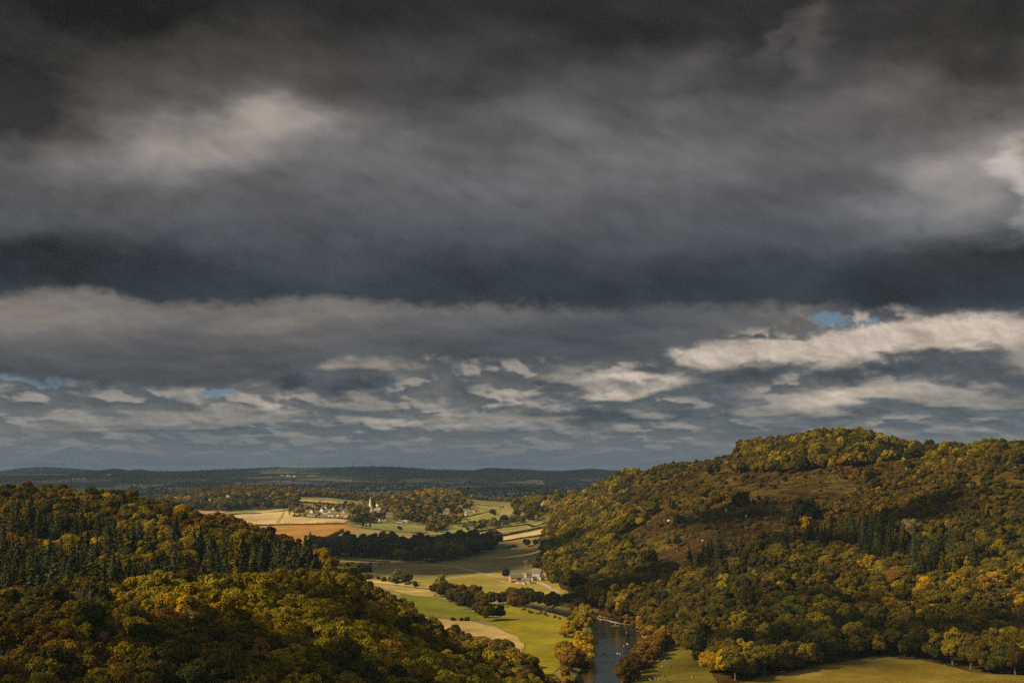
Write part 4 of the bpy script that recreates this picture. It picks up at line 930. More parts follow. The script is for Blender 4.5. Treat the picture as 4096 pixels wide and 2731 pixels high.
rzone([(790,3880),(1000,3820),(1200,3850),(1400,3850),(1470,3850),(1470,3990),(1250,4080),(1000,4150),(800,4060)], 'ridge wood', PL_RIDGE, 12, (.8, 1.35), 33)
rzone([(1500,3850),(1700,3700),(1850,3800),(1850,4000),(1700,4050),(1500,4050)], 'village', [('golden', 2), ('yellow green', 2), ('tawny brown', 3), ('olive green', 2)], 12, (.8, 1.5), 34)
rzone([(1850,4050),(2300,4000),(2300,4090),(1850,4150)], 'tree belt', PL_RIDGE, 12, (.7, 1.1), 35)
rzone([(300,3950),(800,4000),(800,4080),(300,4100)], 'ridge wood', PL_RIDGE, 14, (.6, 1.25), 36, .7)
def row(kind, zone_, pts, gap, s, pal, spread=4, seed=0, names=None):
    g = random.Random(seed); P = [cast(*p, ymin=800) for p in pts]
    for (a, b) in zip(P[:-1], P[1:]):
        L_ = math.hypot(b[0] - a[0], b[1] - a[1]); n = max(1, int(L_ / gap))
        for k in range(n):
            t = (k + g.random()) / n; x = a[0] + (b[0] - a[0]) * t + g.uniform(-spread, spread); y = a[1] + (b[1] - a[1]) * t + g.uniform(-spread, spread)
            if isinstance(pal, str): tn = pal
            else: tn = g.choices([q[0] for q in pal], [q[1] for q in pal])[0]
            CAND.append((kind, x, y, float(T(x, y)), g.uniform(*s), tn, zone_))
row('willow_tree', 'riverside', [(1800,2408),(1900,2420),(2000,2418),(2100,2428),(2200,2446),(2290,2462),(2350,2478)], 7.5, (.8, 1.25), [('tawny brown', 3), ('olive green', 2), ('brown green', 2), ('dark green', 1)], 4, 1)
row('willow_tree', 'riverside', [(1780,2385),(1900,2392),(2020,2396),(2130,2412),(2260,2436),(2380,2462)], 9, (.75, 1.15), [('tawny brown', 3), ('brown green', 3), ('golden', 1), ('olive green', 2)], 3, 2)
row('broadleaf_tree', 'meadow edge', [(1745,2385),(1790,2410),(1850,2436),(1900,2455),(1935,2472)], 10, (.75, 1.1), [('dark green', 3), ('brown green', 1), ('deep bottle green', 2)], 3, 3)
row('broadleaf_tree', 'river bank', [(2345,2540),(2335,2520)], 8, (1.15, 1.3), 'yellow green', 2, 4)
row('willow_tree', 'river bank', [(2262,2555),(2290,2540)], 12, (.9, 1.0), 'golden', 2, 5)
row('willow_tree', 'river bank', [(2320,2600),(2338,2630),(2330,2660)], 11, (1.0, 1.25), 'golden', 3, 6)
row('willow_tree', 'river bank', [(2275,2640),(2300,2700),(2340,2710)], 9, (.8, 1.15), [('tawny brown', 2), ('golden', 1)], 4, 7)
row('bush', 'river bank', [(2240,2720),(2290,2722),(2330,2740)], 4, (.9, 1.6), [('tawny brown', 1), ('golden', 1)], 3, 8)
row('bush', 'river bank', [(2120,2735),(2200,2738),(2260,2745)], 5, (.8, 1.3), [('brown green', 1), ('tawny brown', 1)], 4, 9)
row('willow_tree', 'far river bank', [(2700,2560),(2650,2575),(2625,2605)], 7, (.75, 1.0), [('golden', 3), ('tawny brown', 1)], 4, 10)
row('willow_tree', 'far river bank', [(2625,2600),(2590,2640),(2560,2672)], 6.5, (.72, .98), [('golden', 2), ('tawny brown', 3)], 4, 11)
row('willow_tree', 'far river bank', [(2560,2672),(2510,2715),(2470,2760)], 6.5, (.7, 1.0), [('tawny brown', 2), ('brown green', 3)], 4, 12)
row('bush', 'far river bank', [(2640,2590),(2580,2650),(2530,2700),(2480,2745)], 4, (.8, 1.4), [('tawny brown', 2), ('golden', 1)], 6, 13)
row('bush', 'shingle bank', [(2400,2468),(2440,2478),(2500,2492),(2550,2512),(2600,2535)], 5, (.9, 1.7), [('tawny brown', 2), ('golden', 1), ('rusty brown', 1)], 4, 14)
row('bush', 'riverside', [(1960,2424),(2060,2432),(2160,2455),(2260,2480)], 9, (.4, .8), [('golden', .6), ('brown green', 2), ('tawny brown', 3)], 4, 15)
row('bush', 'shingle bank', [(2400,2450),(2450,2462),(2520,2480),(2590,2515),(2640,2545)], 4.5, (.9, 1.7), [('tawny brown', 2), ('golden', .6), ('brown green', 1)], 6, 24)
row('bush', 'river bank', [(2352,2500),(2350,2560),(2345,2620),(2330,2680)], 4, (.7, 1.3), [('tawny brown', 2), ('brown green', 2)], 2, 25)
row('bush', 'meadow edge', [(1800,2482),(1860,2484),(1905,2484)], 5, (.7, 1.2), PL_DARK, 2, 16)
row('bush', 'riverside', [(1380,2302),(1500,2318),(1560,2330),(1650,2345)], 8, (.8, 1.6), [('tawny brown', 2), ('brown green', 2)], 4, 17)
row('bush', 'field edge', [(1400,2253),(1560,2262)], 12, (.5, 1.0), PL_DARK, 3, 18)
for (sx, sy, k, s, tn, zn) in [(1390,2298,'broadleaf_tree',.85,'deep bottle green','riverside'),(1450,2306,'broadleaf_tree',1.05,'deep bottle green','riverside'),(1475,2300,'broadleaf_tree',.8,'dark green','riverside'),
        (1590,2330,'willow_tree',1.1,'grey green','riverside'),(1625,2335,'willow_tree',1.0,'dark green','riverside'),(1680,2348,'willow_tree',.7,'grey green','riverside'),(1765,2378,'broadleaf_tree',1.15,'yellow green','riverside'),(1800,2385,'broadleaf_tree',.9,'dark green','riverside'),
        (1940,2484,'broadleaf_tree',1.1,'brown green','meadow edge'),(1965,2478,'broadleaf_tree',.8,'dark green','meadow edge'),(2002,2480,'broadleaf_tree',.88,'deep bottle green','meadow edge'),
        (2024,2318,'broadleaf_tree',.78,'deep bottle green','farm'),(2150,2290,'broadleaf_tree',1.2,'olive green','farm'),(2190,2318,'broadleaf_tree',1.0,'dark green','farm'),(2215,2345,'broadleaf_tree',1.15,'olive green','farm'),
        (2105,2188,'broadleaf_tree',1.0,'deep bottle green','dark field'),(2140,2184,'broadleaf_tree',.8,'dark green','dark field'),(2158,2182,'broadleaf_tree',.8,'deep bottle green','dark field'),(2056,2190,'bush',1.6,'dark green','dark field'),(2038,2191,'bush',1.2,'dark green','dark field'),
        (1971,2065,'broadleaf_tree',1.15,'dark green','slope pasture'),(2016,2090,'broadleaf_tree',1.1,'dark green','slope pasture'),(2063,2045,'broadleaf_tree',1.9,'olive green','slope pasture'),(1990,2062,'bush',1.0,'golden','slope pasture'),
        (1595,2118,'broadleaf_tree',.55,'deep bottle green','village pasture'),(1603,2120,'bush',1.6,'dark green','village pasture'),(1465,2108,'conifer_tree',.42,'dark green','village pasture'),(1480,2108,'conifer_tree',.5,'dark green','village pasture'),(1452,2105,'bush',1.5,'dark green','village pasture'),
        (1158,2063,'columnar_tree',1.0,'yellow green','village'),(1392,2062,'columnar_tree',.7,'yellow green','village'),(1408,2094,'broadleaf_tree',1.35,'olive green','village'),(1435,2086,'broadleaf_tree',1.4,'rusty brown','village'),(1462,2080,'broadleaf_tree',1.2,'brown green','village'),
        (1185,2062,'broadleaf_tree',1.2,'grey green','village'),(1205,2058,'broadleaf_tree',1.1,'yellow green','village'),(1672,2040,'broadleaf_tree',.9,'golden','village'),(1590,2028,'broadleaf_tree',1.3,'golden','village'),(1575,2078,'broadleaf_tree',.9,'yellow green','village'),
        (1700,2072,'broadleaf_tree',1.2,'grey green','village'),(1770,2072,'broadleaf_tree',1.3,'grey green','village'),(1735,2118,'broadleaf_tree',1.3,'dark green','village pasture'),(1755,2122,'broadleaf_tree',1.1,'olive green','village pasture'),
        (2965,2060,'broadleaf_tree',1.5,'brown green','heath'),(2868,2035,'broadleaf_tree',1.55,'golden','heath'),(2825,2010,'broadleaf_tree',1.3,'olive green','heath'),(2850,1990,'broadleaf_tree',.9,'dark green','heath'),(2840,1905,'broadleaf_tree',.9,'deep bottle green','heath'),(2868,1900,'broadleaf_tree',1.0,'dark green','heath'),
        (2835,2040,'broadleaf_tree',.8,'tawny brown','heath'),(2720,2110,'broadleaf_tree',1.0,'dark green','heath'),(2690,2050,'broadleaf_tree',.9,'dark green','heath'),(2605,2262,'broadleaf_tree',.95,'deep bottle green','heath'),(2710,2190,'broadleaf_tree',.8,'deep bottle green','heath'),
        (3200,2080,'broadleaf_tree',1.3,'deep bottle green','heath'),(3230,2060,'broadleaf_tree',1.3,'dark green','heath'),(3170,2120,'broadleaf_tree',1.1,'dark green','heath'),(3260,2100,'broadleaf_tree',1.2,'deep bottle green','heath'),(3480,1940,'broadleaf_tree',1.0,'dark green','heath'),(3500,1955,'broadleaf_tree',.8,'dark green','heath'),
        (3555,1846,'broadleaf_tree',.95,'deep bottle green','summit'),(3610,1844,'broadleaf_tree',1.25,'deep bottle green','summit'),(3640,1850,'broadleaf_tree',.9,'dark green','summit'),(3480,1850,'broadleaf_tree',1.2,'dark green','summit'),(3450,1855,'broadleaf_tree',1.1,'deep bottle green','summit'),
        (3650,2180,'broadleaf_tree',1.5,'grey green','hill wood'),(3375,2200,'broadleaf_tree',1.4,'olive green','hill wood'),(3310,2310,'broadleaf_tree',1.3,'yellow green','hill wood'),(3290,2500,'broadleaf_tree',1.4,'yellow green','hill wood'),(3865,1830,'broadleaf_tree',1.2,'brown green','summit'),(3940,1840,'broadleaf_tree',1.1,'dark green','summit'),(4020,1850,'broadleaf_tree',1.1,'dark green','summit')]:
    x, y = cast(sx, sy, ymin=800); CAND.append((k, x, y, float(T(x, y)), s, tn, zn))
for (sx, sy, s_, tn) in [(2262,2428,.9,'brown green'),(2290,2434,1.0,'dark green'),(2318,2442,.9,'tawny brown'),(2245,2460,.8,'dark green'),(2300,2470,.85,'brown green'),(2335,2475,.8,'tawny brown'),(2172,2182,1.0,'deep bottle green')]:
    x, y = cast(sx, sy, ymin=800); CAND.append(('broadleaf_tree', x, y, float(T(x, y)), s_, tn, 'riverside' if sy > 2300 else 'dark field'))
for i in range(7):      # poplars at the foot of the ploughed field
    x, y = cast(1232 + i * 12, 2212, ymin=800); CAND.append(('columnar_tree', x, y, float(T(x, y)), rnd.uniform(.8, 1.05), 'dark green', 'dark wood'))
for (sx, sy) in [(1108,840),(1100,850),(1122,860),(1168,840),(1182,850),(1140,845),(1230,860),(1245,875)]:
    x = (sx - 2048) / F * sy; CAND.append(('conifer_tree', x, float(sy), float(T(x, sy)), rnd.uniform(1.05, 1.25), 'blue green', 'near wood'))
for (sx, yd) in [(-60,560),(30,590),(90,600)]:
    x = (sx - 2048) / F * yd; CAND.append(('broadleaf_tree', x, float(yd), float(T(x, yd)), 1.3, 'orange' if sx < 50 else 'golden', 'near wood'))
# drop what stands in the river or on another handmade thing
def ok(c): return True
xs_ = np.array([c[1] for c in CAND]); ys_ = np.array([c[2] for c in CAND])
rdv = riv_d(xs_, ys_); CAND = [c for c, d in zip(CAND, rdv) if d > (1.5 if c[0] == 'bush' else 3.5)]
# farm yard and house plots stay free
FREE = []
def keep_free(sx, sy, r): x, y = cast(sx, sy, ymin=800); FREE.append((x, y, r))
for p in [(2055,2325,16),(2085,2325,16),(2110,2318,16),(2140,2318,16),(2165,2320,12),(2075,2312,12)]: keep_free(*p)
for hs in HOUSES: FREE.append((hs[0], hs[1], hs[2]))
def blocks(c):
    rad, hh = {'broadleaf_tree': (6.2, 15), 'conifer_tree': (3, 23), 'bush': (2.8, 3.8), 'willow_tree': (7, 12.8), 'columnar_tree': (2, 21.5)}[c[0]]
    a, b = proj(c[1], c[2], c[3] + hh * c[4]); rp_ = rad * c[4] * F / c[2] * .75; a2, b2 = proj(c[1], c[2], c[3])
    for (x, y, r, hsx, hsy, hw, vis_) in HOUSES:
        if y - 260 < c[2] < y and abs(a - hsx) < hw * .7 + rp_ * .8 and b < hsy - vis_ and b2 > hsy - 2: return True
    return False
SIZE = {'broadleaf_tree': (6.2, 15.0), 'conifer_tree': (5.2, 25.0), 'bush': (2.8, 3.8), 'willow_tree': (7.0, 12.8), 'columnar_tree': (2.0, 21.5)}
# visibility from the viewpoint, near to far, per bearing
CAND = [c for c in CAND if not (c[2] > 1300 and blocks(c)) and not any((c[1] - f[0]) ** 2 + (c[2] - f[1]) ** 2 < (f[2] + (2 if c[0] != 'bush' else 0)) ** 2 for f in FREE)]
CAND.sort(key=lambda c: math.hypot(c[1], c[2]))
NB = 2200; A0, A1 = -.47, .47; hor_ = np.full(NB, -9.0); vis = []
for c in CAND:
    k, x, y, z, s, tn, zn = c; r = math.hypot(x, y); a = math.atan2(x, y); rad, hh = SIZE[k]; rad *= s; hh *= s
    if k == 'conifer_tree': rw = rad * .5
    else: rw = rad * .8
    i0 = int((a - rw / r - A0) / (A1 - A0) * NB); i1 = int((a + rw / r - A0) / (A1 - A0) * NB) + 1; i0 = max(i0, 0); i1 = min(i1, NB)
    if i1 <= i0: vis.append((-1, 0)); continue
    te = (z + hh - H) / r; be = (z - H) / r; h_ = hor_[i0:i1]
    sh = te - np.maximum(h_, be); area = float(np.clip(sh, 0, None).sum()) * 1000; mg = float((te - h_).max())
    inview = abs(math.tan(a)) < .375
    vis.append((area if inview else 0, mg * r))
    hor_[i0:i1] = np.maximum(h_, (z + hh * (.80 if k != 'conifer_tree' else .62) - H) / r)
keep = [(c, v) for c, v in zip(CAND, vis) if v[1] > -1.5 and v[0] >= 0]
print('candidates', len(CAND), 'kept', len(keep))
CAPS = {'broadleaf_tree': 215, 'low': 80, 'conifer_tree': 130, 'bush': 170, 'willow_tree': 120, 'columnar_tree': 20}
single = set()
for k, cap in CAPS.items():
    ids = [i for i, (c, v) in enumerate(keep) if ('low' if c[0] == 'broadleaf_tree' and c[2] > 1750 else c[0]) == k and v[0] > 0]
    ids.sort(key=lambda i: -keep[i][1][0]); single |= set(ids[:cap])
ZP = {'near wood': 'in the near wood', 'hill wood': 'in the hillside wood', 'heath': 'on the open heath slope', 'scrub': 'in the hillside scrub', 'dark wood': 'in the shaded valley wood', 'village': 'among the village gardens',
      'ridge village': 'by the houses on the rise', 'hedge bank': 'on the hedge bank', 'hill nose': 'at the hill shoulder', 'wood behind fields': 'behind the stubble field', 'ridge wood': 'on the wooded ridge', 'tree belt': 'in the far tree belt',
      'riverside': 'along the upper river', 'meadow edge': 'at the meadow edge', 'river bank': 'on the near river bank', 'far river bank': 'on the cattle bank', 'shingle bank': 'above the shingle bank', 'field edge': 'at the pasture edge',
      'farm': 'by the stone farm', 'dark field': 'on the dull field strip', 'slope pasture': 'on the sloping pasture', 'village pasture': 'below the church', 'summit': 'on the summit meadow'}
FORM = {'broadleaf_tree': ('tree', ['round tree', 'broad tree', 'tall tree', 'spreading tree', 'ragged tree', 'lumpy tree', 'narrow tree', 'full tree']), 'conifer_tree': ('conifer', ['conifer']), 'bush': ('bush', ['round bush', 'low bush', 'upright bush']),
        'willow_tree': ('willow', ['willow']), 'columnar_tree': ('columnar tree', ['columnar tree'])}
SRC = {}
stuff = {k: [] for k in CAPS}; stuff['low'] = []
used = set()
CR = {'broadleaf_tree': BRO, 'conifer_tree': CON, 'bush': BUS, 'willow_tree': WIL, 'columnar_tree': POP}
TRK = {'broadleaf_tree': TR_B, 'conifer_tree': TR_C, 'willow_tree': TR_B, 'columnar_tree': TR_P}
g_ = random.Random(99)
for i, (c, v) in enumerate(keep):
    k, x, y, z, s, tn, zn = c; rz = g_.uniform(0, 6.28); vi = g_.randrange(len(CR[k])); low_ = k == 'broadleaf_tree' and y > 1750
    if low_: vi = g_.randrange(3)
    bt = TINT[tn]; q1, q2 = g_.uniform(.72, 1.3), g_.uniform(.92, 1.08)
    col = (bt[0] * q1 * q2, bt[1] * q1, bt[2] * q1 * g_.uniform(.8, 1.2))
    sz_ = s * g_.uniform(.9, 1.12)
    if k == 'conifer_tree': sz_ = s * g_.uniform(.72, 1.12); s = s * g_.uniform(1.15, 1.6)
    if i in single:
        px, py = proj(x, y, z + SIZE[k][1] * s * .7)
        fx, fy = min(max(float(px) / 4096 * 100, 0), 100), min(max(float(py) / 2731 * 100, 0), 100)
        big = 'small' if s < .75 else ('large' if s > 1.15 else 'middling')
        form = FORM[k][1][vi] if (not low_ and len(FORM[k][1]) > 1) else FORM[k][0]
        lab = f'{big} {tn} {form} {ZP[zn]}, {fx:.1f}% across, {fy:.1f}% down'
        while lab in used: fx += .1; lab = f'{big} {tn} {form} {ZP[zn]}, {fx:.1f}% across, {fy:.1f}% down'
        used.add(lab)
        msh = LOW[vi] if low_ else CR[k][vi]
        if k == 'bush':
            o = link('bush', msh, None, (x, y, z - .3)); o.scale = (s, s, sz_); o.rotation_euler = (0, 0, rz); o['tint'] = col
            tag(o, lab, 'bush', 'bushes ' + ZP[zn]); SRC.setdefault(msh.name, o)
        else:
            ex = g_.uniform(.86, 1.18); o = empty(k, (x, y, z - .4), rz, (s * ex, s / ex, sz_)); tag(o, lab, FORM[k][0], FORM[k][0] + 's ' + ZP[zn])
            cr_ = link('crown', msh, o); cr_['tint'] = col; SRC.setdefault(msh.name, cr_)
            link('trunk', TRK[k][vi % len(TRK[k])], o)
    else:
        stuff['low' if low_ else k].append((x, y, z - .4, s, sz_, rz, vi, col))
def woodland(name, meshes, items, label, extra=None):
    """one object that grows many plants from points"""
    if not items: return
    items = np.array([(a[0], a[1], a[2], a[3], a[4], a[5], a[6], *a[7]) for a in items], float)
    me = bpy.data.meshes.new(name); me.vertices.add(len(items)); me.vertices.foreach_set('co', items[:, :3].astype(np.float32).ravel())
    me.attributes.new('vidx', 'INT', 'POINT').data.foreach_set('value', items[:, 6].astype(np.int32))
    me.attributes.new('size', 'FLOAT_VECTOR', 'POINT').data.foreach_set('vector', np.c_[items[:, 3] * (_e := .86 + .32 * _h(items[:, 0], items[:, 1], 3)), items[:, 3] / _e, items[:, 4]].astype(np.float32).ravel())
    me.attributes.new('turn', 'FLOAT_VECTOR', 'POINT').data.foreach_set('vector', np.c_[items[:, 5] * 0, items[:, 5] * 0, items[:, 5]].astype(np.float32).ravel())
    me.attributes.new('tint', 'FLOAT_COLOR', 'POINT').data.foreach_set('color', np.c_[items[:, 7:10], np.ones(len(items))].astype(np.float32).ravel())
    o = link(name, me); gt = bpy.data.node_groups.new(name, 'GeometryNodeTree')
    gt.interface.new_socket('Geometry', in_out='INPUT', socket_type='NodeSocketGeometry'); gt.interface.new_socket('Geometry', in_out='OUTPUT', socket_type='NodeSocketGeometry')
    n = gt.nodes; l = gt.links; gi = n.new('NodeGroupInput'); go = n.new('NodeGroupOutput')
    jn = n.new('GeometryNodeJoinGeometry')
    for m_ in reversed(meshes):
        oi = n.new('GeometryNodeObjectInfo'); oi.inputs['Object'].default_value = SRC[m_.name]; oi.inputs['As Instance'].default_value = True; oi.transform_space = 'ORIGINAL'; l.new(oi.outputs['Geometry'], jn.inputs[0])
    ip = n.new('GeometryNodeInstanceOnPoints'); l.new(gi.outputs[0], ip.inputs['Points']); l.new(jn.outputs[0], ip.inputs['Instance']); ip.inputs['Pick Instance'].default_value = True
    def na_(nm, ty):
        a = n.new('GeometryNodeInputNamedAttribute'); a.data_type = ty; a.inputs['Name'].default_value = nm; return a.outputs[0]
    l.new(na_('vidx', 'INT'), ip.inputs['Instance Index'])
    er = n.new('FunctionNodeEulerToRotation'); l.new(na_('turn', 'FLOAT_VECTOR'), er.inputs[0]); l.new(er.outputs[0], ip.inputs['Rotation'])
    l.new(na_('size', 'FLOAT_VECTOR'), ip.inputs['Scale']); l.new(ip.outputs[0], go.inputs[0])
    md = o.modifiers.new('growth', 'NODES'); md.node_group = gt
    return tag(o, label, kind='stuff')
# trees, hedgerows and copses of the far plain
low_src = [m_ for m_ in LOW if m_.name in SRC]
gg = np.random.default_rng(5); P_ = []
def far_tree(x, y, s):
    t = TINT[gg.choice(['dark green', 'deep bottle green', 'brown green', 'olive green'])]
    P_.append((x, y, float(T(x, y)) - .5, s, s * gg.uniform(.8, 1.1), gg.random() * 6, int(gg.integers(0, len(low_src))), tuple(np.array(t) * gg.uniform(.7, 1.0))))
for k in range(230):
    y = 4700 + 7500 * gg.random() ** 1.3; x = gg.uniform(-.42, .30) * y; a = gg.normal() * .22 + (0 if gg.random() < .85 else 1.3); L_ = gg.uniform(150, 700) * (1 + y / 12000); n = int(L_ / (26 + y / 400))
    for j in range(n):
        if gg.random() < .25: continue
        t = j / n * L_; far_tree(x + cos(a) * t, y + sin(a) * t + gg.normal() * 5, gg.uniform(.45, 1.0) * (1 + y / 40000))
for k in range(60):
    y = 4800 + 6500 * gg.random() ** 1.2; x = gg.uniform(-.42, .30) * y; rx, ry = gg.uniform(60, 260), gg.uniform(40, 110)
    for j in range(int(rx * ry / 500)):
        t = gg.random() * 6.28; q_ = gg.random() ** .5; far_tree(x + cos(t) * rx * q_, y + sin(t) * ry * q_, gg.uniform(.6, 1.1) * (1 + y / 40000))
for k in range(500):       # trees breaking the far skyline
    a = gg.uniform(-.40, .18); y = 17000 + gg.normal() * 250
    if fbm(np.array([a * 9000]), np.array([0.]), 160, 44, 2)[0] > .5: far_tree(math.tan(a) * y, y, gg.uniform(.6, 1.1))
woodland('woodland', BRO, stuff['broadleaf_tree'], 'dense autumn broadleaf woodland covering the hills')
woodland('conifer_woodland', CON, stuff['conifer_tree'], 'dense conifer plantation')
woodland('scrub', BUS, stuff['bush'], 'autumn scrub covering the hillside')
if stuff['willow_tree']: woodland('willow_scrub', [m_ for m_ in WIL if m_.name in SRC], stuff['willow_tree'], 'willow growth along the river')
woodland('valley_woodland', low_src, [a[:6] + (a[6] % len(low_src),) + a[7:] for a in stuff['low']], 'woods around the village and on the ridge')
woodland('distant_woodland', low_src, P_, 'hedgerows and copses of the far plain')
print('stuff', {k: len(v) for k, v in stuff.items()}, 'far', len(P_), 'single', len(single))
# ------------------------------------------------------------------ buildings
WALLS = {'white': ma('limewash', (.78, .74, .66), var=(.66, .62, .54), scale=.5), 'cream': ma('cream_render', (.66, .56, .38), var=(.55, .46, .32), scale=.5), 'stone': ma('sandstone', (.42, .32, .22), var=(.28, .21, .15), scale=.7),
         'brown': ma('brown_stone', (.34, .22, .14), var=(.26, .17, .11), scale=.7), 'brick': ma('red_brick', (.36, .14, .07), var=(.28, .11, .06), scale=.8), 'dark': ma('dark_cladding', (.12, .11, .10), var=(.08, .07, .07), scale=.5),
         'yellow': ma('yellow_render', (.62, .42, .08), var=(.55, .36, .07), scale=.5), 'orangew': ma('orange_brick', (.48, .20, .06), var=(.42, .17, .05), scale=.6)}
ROOFS = {'slate': ma('slate_roof', (.085, .085, .09), var=(.14, .135, .13), scale=.8, rough=.85, spec=.2), 'tile': ma('clay_tiles', (.34, .15, .08), var=(.26, .11, .06), scale=.8), 'stonetile': ma('stone_tiles', (.36, .30, .21), var=(.27, .22, .16), scale=.8),
         'rust': ma('rusty_roof', (.42, .17, .04), var=(.30, .12, .04), scale=.9)}
GLASS = ma('window_glass', (.03, .035, .04), rough=.15, spec=.5); WFRAME = ma('white_paint', (.80, .79, .75)); DARKIN = ma('dark_interior', (.012, .011, .010))
LEAD = ma('spire_stone', (.66, .53, .36), var=(.54, .43, .29), scale=.6)
def building(name, x, y, w, d, h, rise, rot, wall, roof, label, win=(0, 0), ch=0, style='', cat=None, group=None, doors=1, z=None):
    z0 = float(min(T(x + dx, y + dy) for dx in (-w / 3, w / 3) for dy in (-d / 3, d / 3))) if z is None else z
    o = empty(name, (x, y, z0), R_(rot)); tag(o, label, cat or name.replace('_', ' '), group)
    hip = min(w, d) * .45 if style == 'hip' else 0
    wm = MB()
    if hip: wm.box(-w/2, w/2, -d/2, d/2, -2, h)
    else: wm.gable(-w/2, w/2, -d/2, d/2, -2, h, h + rise)
    wl = wm.build('wall', WALLS[wall], o)
    rf = MB().roof(-w/2, w/2, -d/2, d/2, h, h + rise, hip=hip, ov=.4).build('roof', ROOFS[roof], o)
    for k in range(ch):
        cx_ = -w/2 + .7 + (w - 1.4) * (k / max(ch - 1, 1)) if ch > 1 else w/2 - .8
        MB().box(cx_ - .45, cx_ + .45, -.45, .45, h + rise * .5, h + rise + 1.5).box(cx_ - .55, cx_ + .55, -.55, .55, h + rise + 1.5, h + rise + 1.75).build('chimney', WALLS['stone' if wall in ('stone', 'brown', 'white', 'cream', 'yellow') else 'brick'], rf)
    nc_, nr_ = win
    for side in (-1,) if nc_ > 2 else (-1,):
        for r_ in range(nr_):
            for c_ in range(nc_):
                cx_ = -w/2 + w * (c_ + .5) / nc_; cz = 1.5 + r_ * 2.6
                if cz > h - .8: continue
                fr = MB().box(cx_ - .55, cx_ + .55, -d/2 - .06, -d/2 + .05, cz - .65, cz + .65).build('window', WFRAME, o)
                MB().box(cx_ - .42, cx_ - .05, -d/2 - .09, -d/2 - .05, cz - .52, cz + .52).box(cx_ + .05, cx_ + .42, -d/2 - .09, -d/2 - .05, cz - .52, cz + .52).build('pane', GLASS, fr)
    if abs(rot) > 40 and nc_:       # the gable end is the face one sees
        for r_ in range(max(nr_, 1)):
            for s_ in (-1, 1):
                cz = 1.6 + r_ * 2.5; cy_ = s_ * d * .22
                if cz > h + rise * .3: continue
                fr = MB().box(-w/2 - .06, -w/2 + .05, cy_ - .5, cy_ + .5, cz - .6, cz + .6).build('window', WFRAME, o)
                MB().box(-w/2 - .09, -w/2 - .05, cy_ - .38, cy_ + .38, cz - .48, cz + .48).build('pane', GLASS, fr)
    if nc_ and doors: MB().box(-.5 + w * .02, .5 + w * .02, -d/2 - .08, -d/2 + .04, 0, 2.0).build('door', WALLS['dark'], o)
    if style == 'orange':
        q_ = MB(); gx = w * .18
        q_.add([(gx - 2, -d/2 - .6, -1), (gx + 2, -d/2 - .6, -1), (gx + 2, -d/2 - .6, h), (gx - 2, -d/2 - .6, h), (gx, -d/2 - .6, h + 2.4), (gx - 2, 0, -1), (gx + 2, 0, -1), (gx + 2, 0, h), (gx - 2, 0, h), (gx, 0, h + 2.4)],
               [(0,1,2,4,3), (1,6,7,2), (5,0,3,8), (2,7,9,4), (8,3,4,9)]).build('porch_gable', WALLS['orangew'], o)
    return o
for b in BLD:
    x, y = cast(b[1], b[2], ymin=2000)
    building(b[0], x, y + b[4] * .3, b[3], b[4], b[5], b[6], b[7], b[8], b[9], b[10], b[11], b[12], b[13], cat={'stable_wing': 'stable', 'manor_house': 'manor', 'priory_house': 'house', 'round_barn': 'barn'}.get(b[0]), group='village buildings')
# church with broach spire
x, y = cast(1481, 2047, ymin=2500); z = float(T(x, y)) - 1
ch_ = empty('church', (x, y, z), R_(6)); tag(ch_, 'pale stone church with a tall pointed spire above the village', 'church')
MB().box(-3.7, 3.7, -3.7, 3.7, -2, 14).build('tower', LEAD, ch_)
tw = MB()
for a in (-1, 1):
    for b in (-1, 1): tw.box(a * 3.9 - .5, a * 3.9 + .5, b * 3.9 - .5, b * 3.9 + .5, -2, 9.5)
tw.build('buttress', LEAD, ch_)
for a in (-1, 1):
    for b in (-1, 1): MB().add([(a*3.4-.4,b*3.4-.4,13.9),(a*3.4+.4,b*3.4-.4,13.9),(a*3.4+.4,b*3.4+.4,13.9),(a*3.4-.4,b*3.4+.4,13.9),(a*3.4,b*3.4,17)], [(0,1,4),(1,2,4),(2,3,4),(3,0,4),(3,2,1,0)]).build('pinnacle', LEAD, ch_)
sp = MB(); n = 8; R0 = 3.9
vs = [(R0 * cos(pi / 8 + i * pi / 4), R0 * sin(pi / 8 + i * pi / 4), 14) for i in range(8)] + [(0, 0, 36.5)]
sp.add(vs, [(i, (i + 1) % 8, 8) for i in range(8)] + [tuple(range(8))[::-1]]).build('spire', LEAD, ch_)
MB().tube((0, 0, 36.2), (0, 0, 38), .12, .05).build('weathervane', WALLS['dark'], ch_)
for a in (-1, 1): MB().box(a * 1.0 - .45, a * 1.0 + .45, -3.82, -3.65, 8.2, 11.2).build('belfry_opening', DARKIN, ch_)
wl = MB().gable(4.5, 24, -4, 4, -2, 5.5, 10.5).build('nave', LEAD, ch_)
MB().roof(4.5, 24, -4, 4, 5.5, 10.5, ov=.3).build('nave_roof', ROOFS['stonetile'], ch_)
for k in range(5): MB().box(6 + k * 3.8, 7.3 + k * 3.8, -4.12, -3.95, 1.5, 4.3).build('nave_window', GLASS, ch_)
MB().box(23.8, 24.5, -.4, .4, 10, 12.3).build('gable_cross', LEAD, ch_)
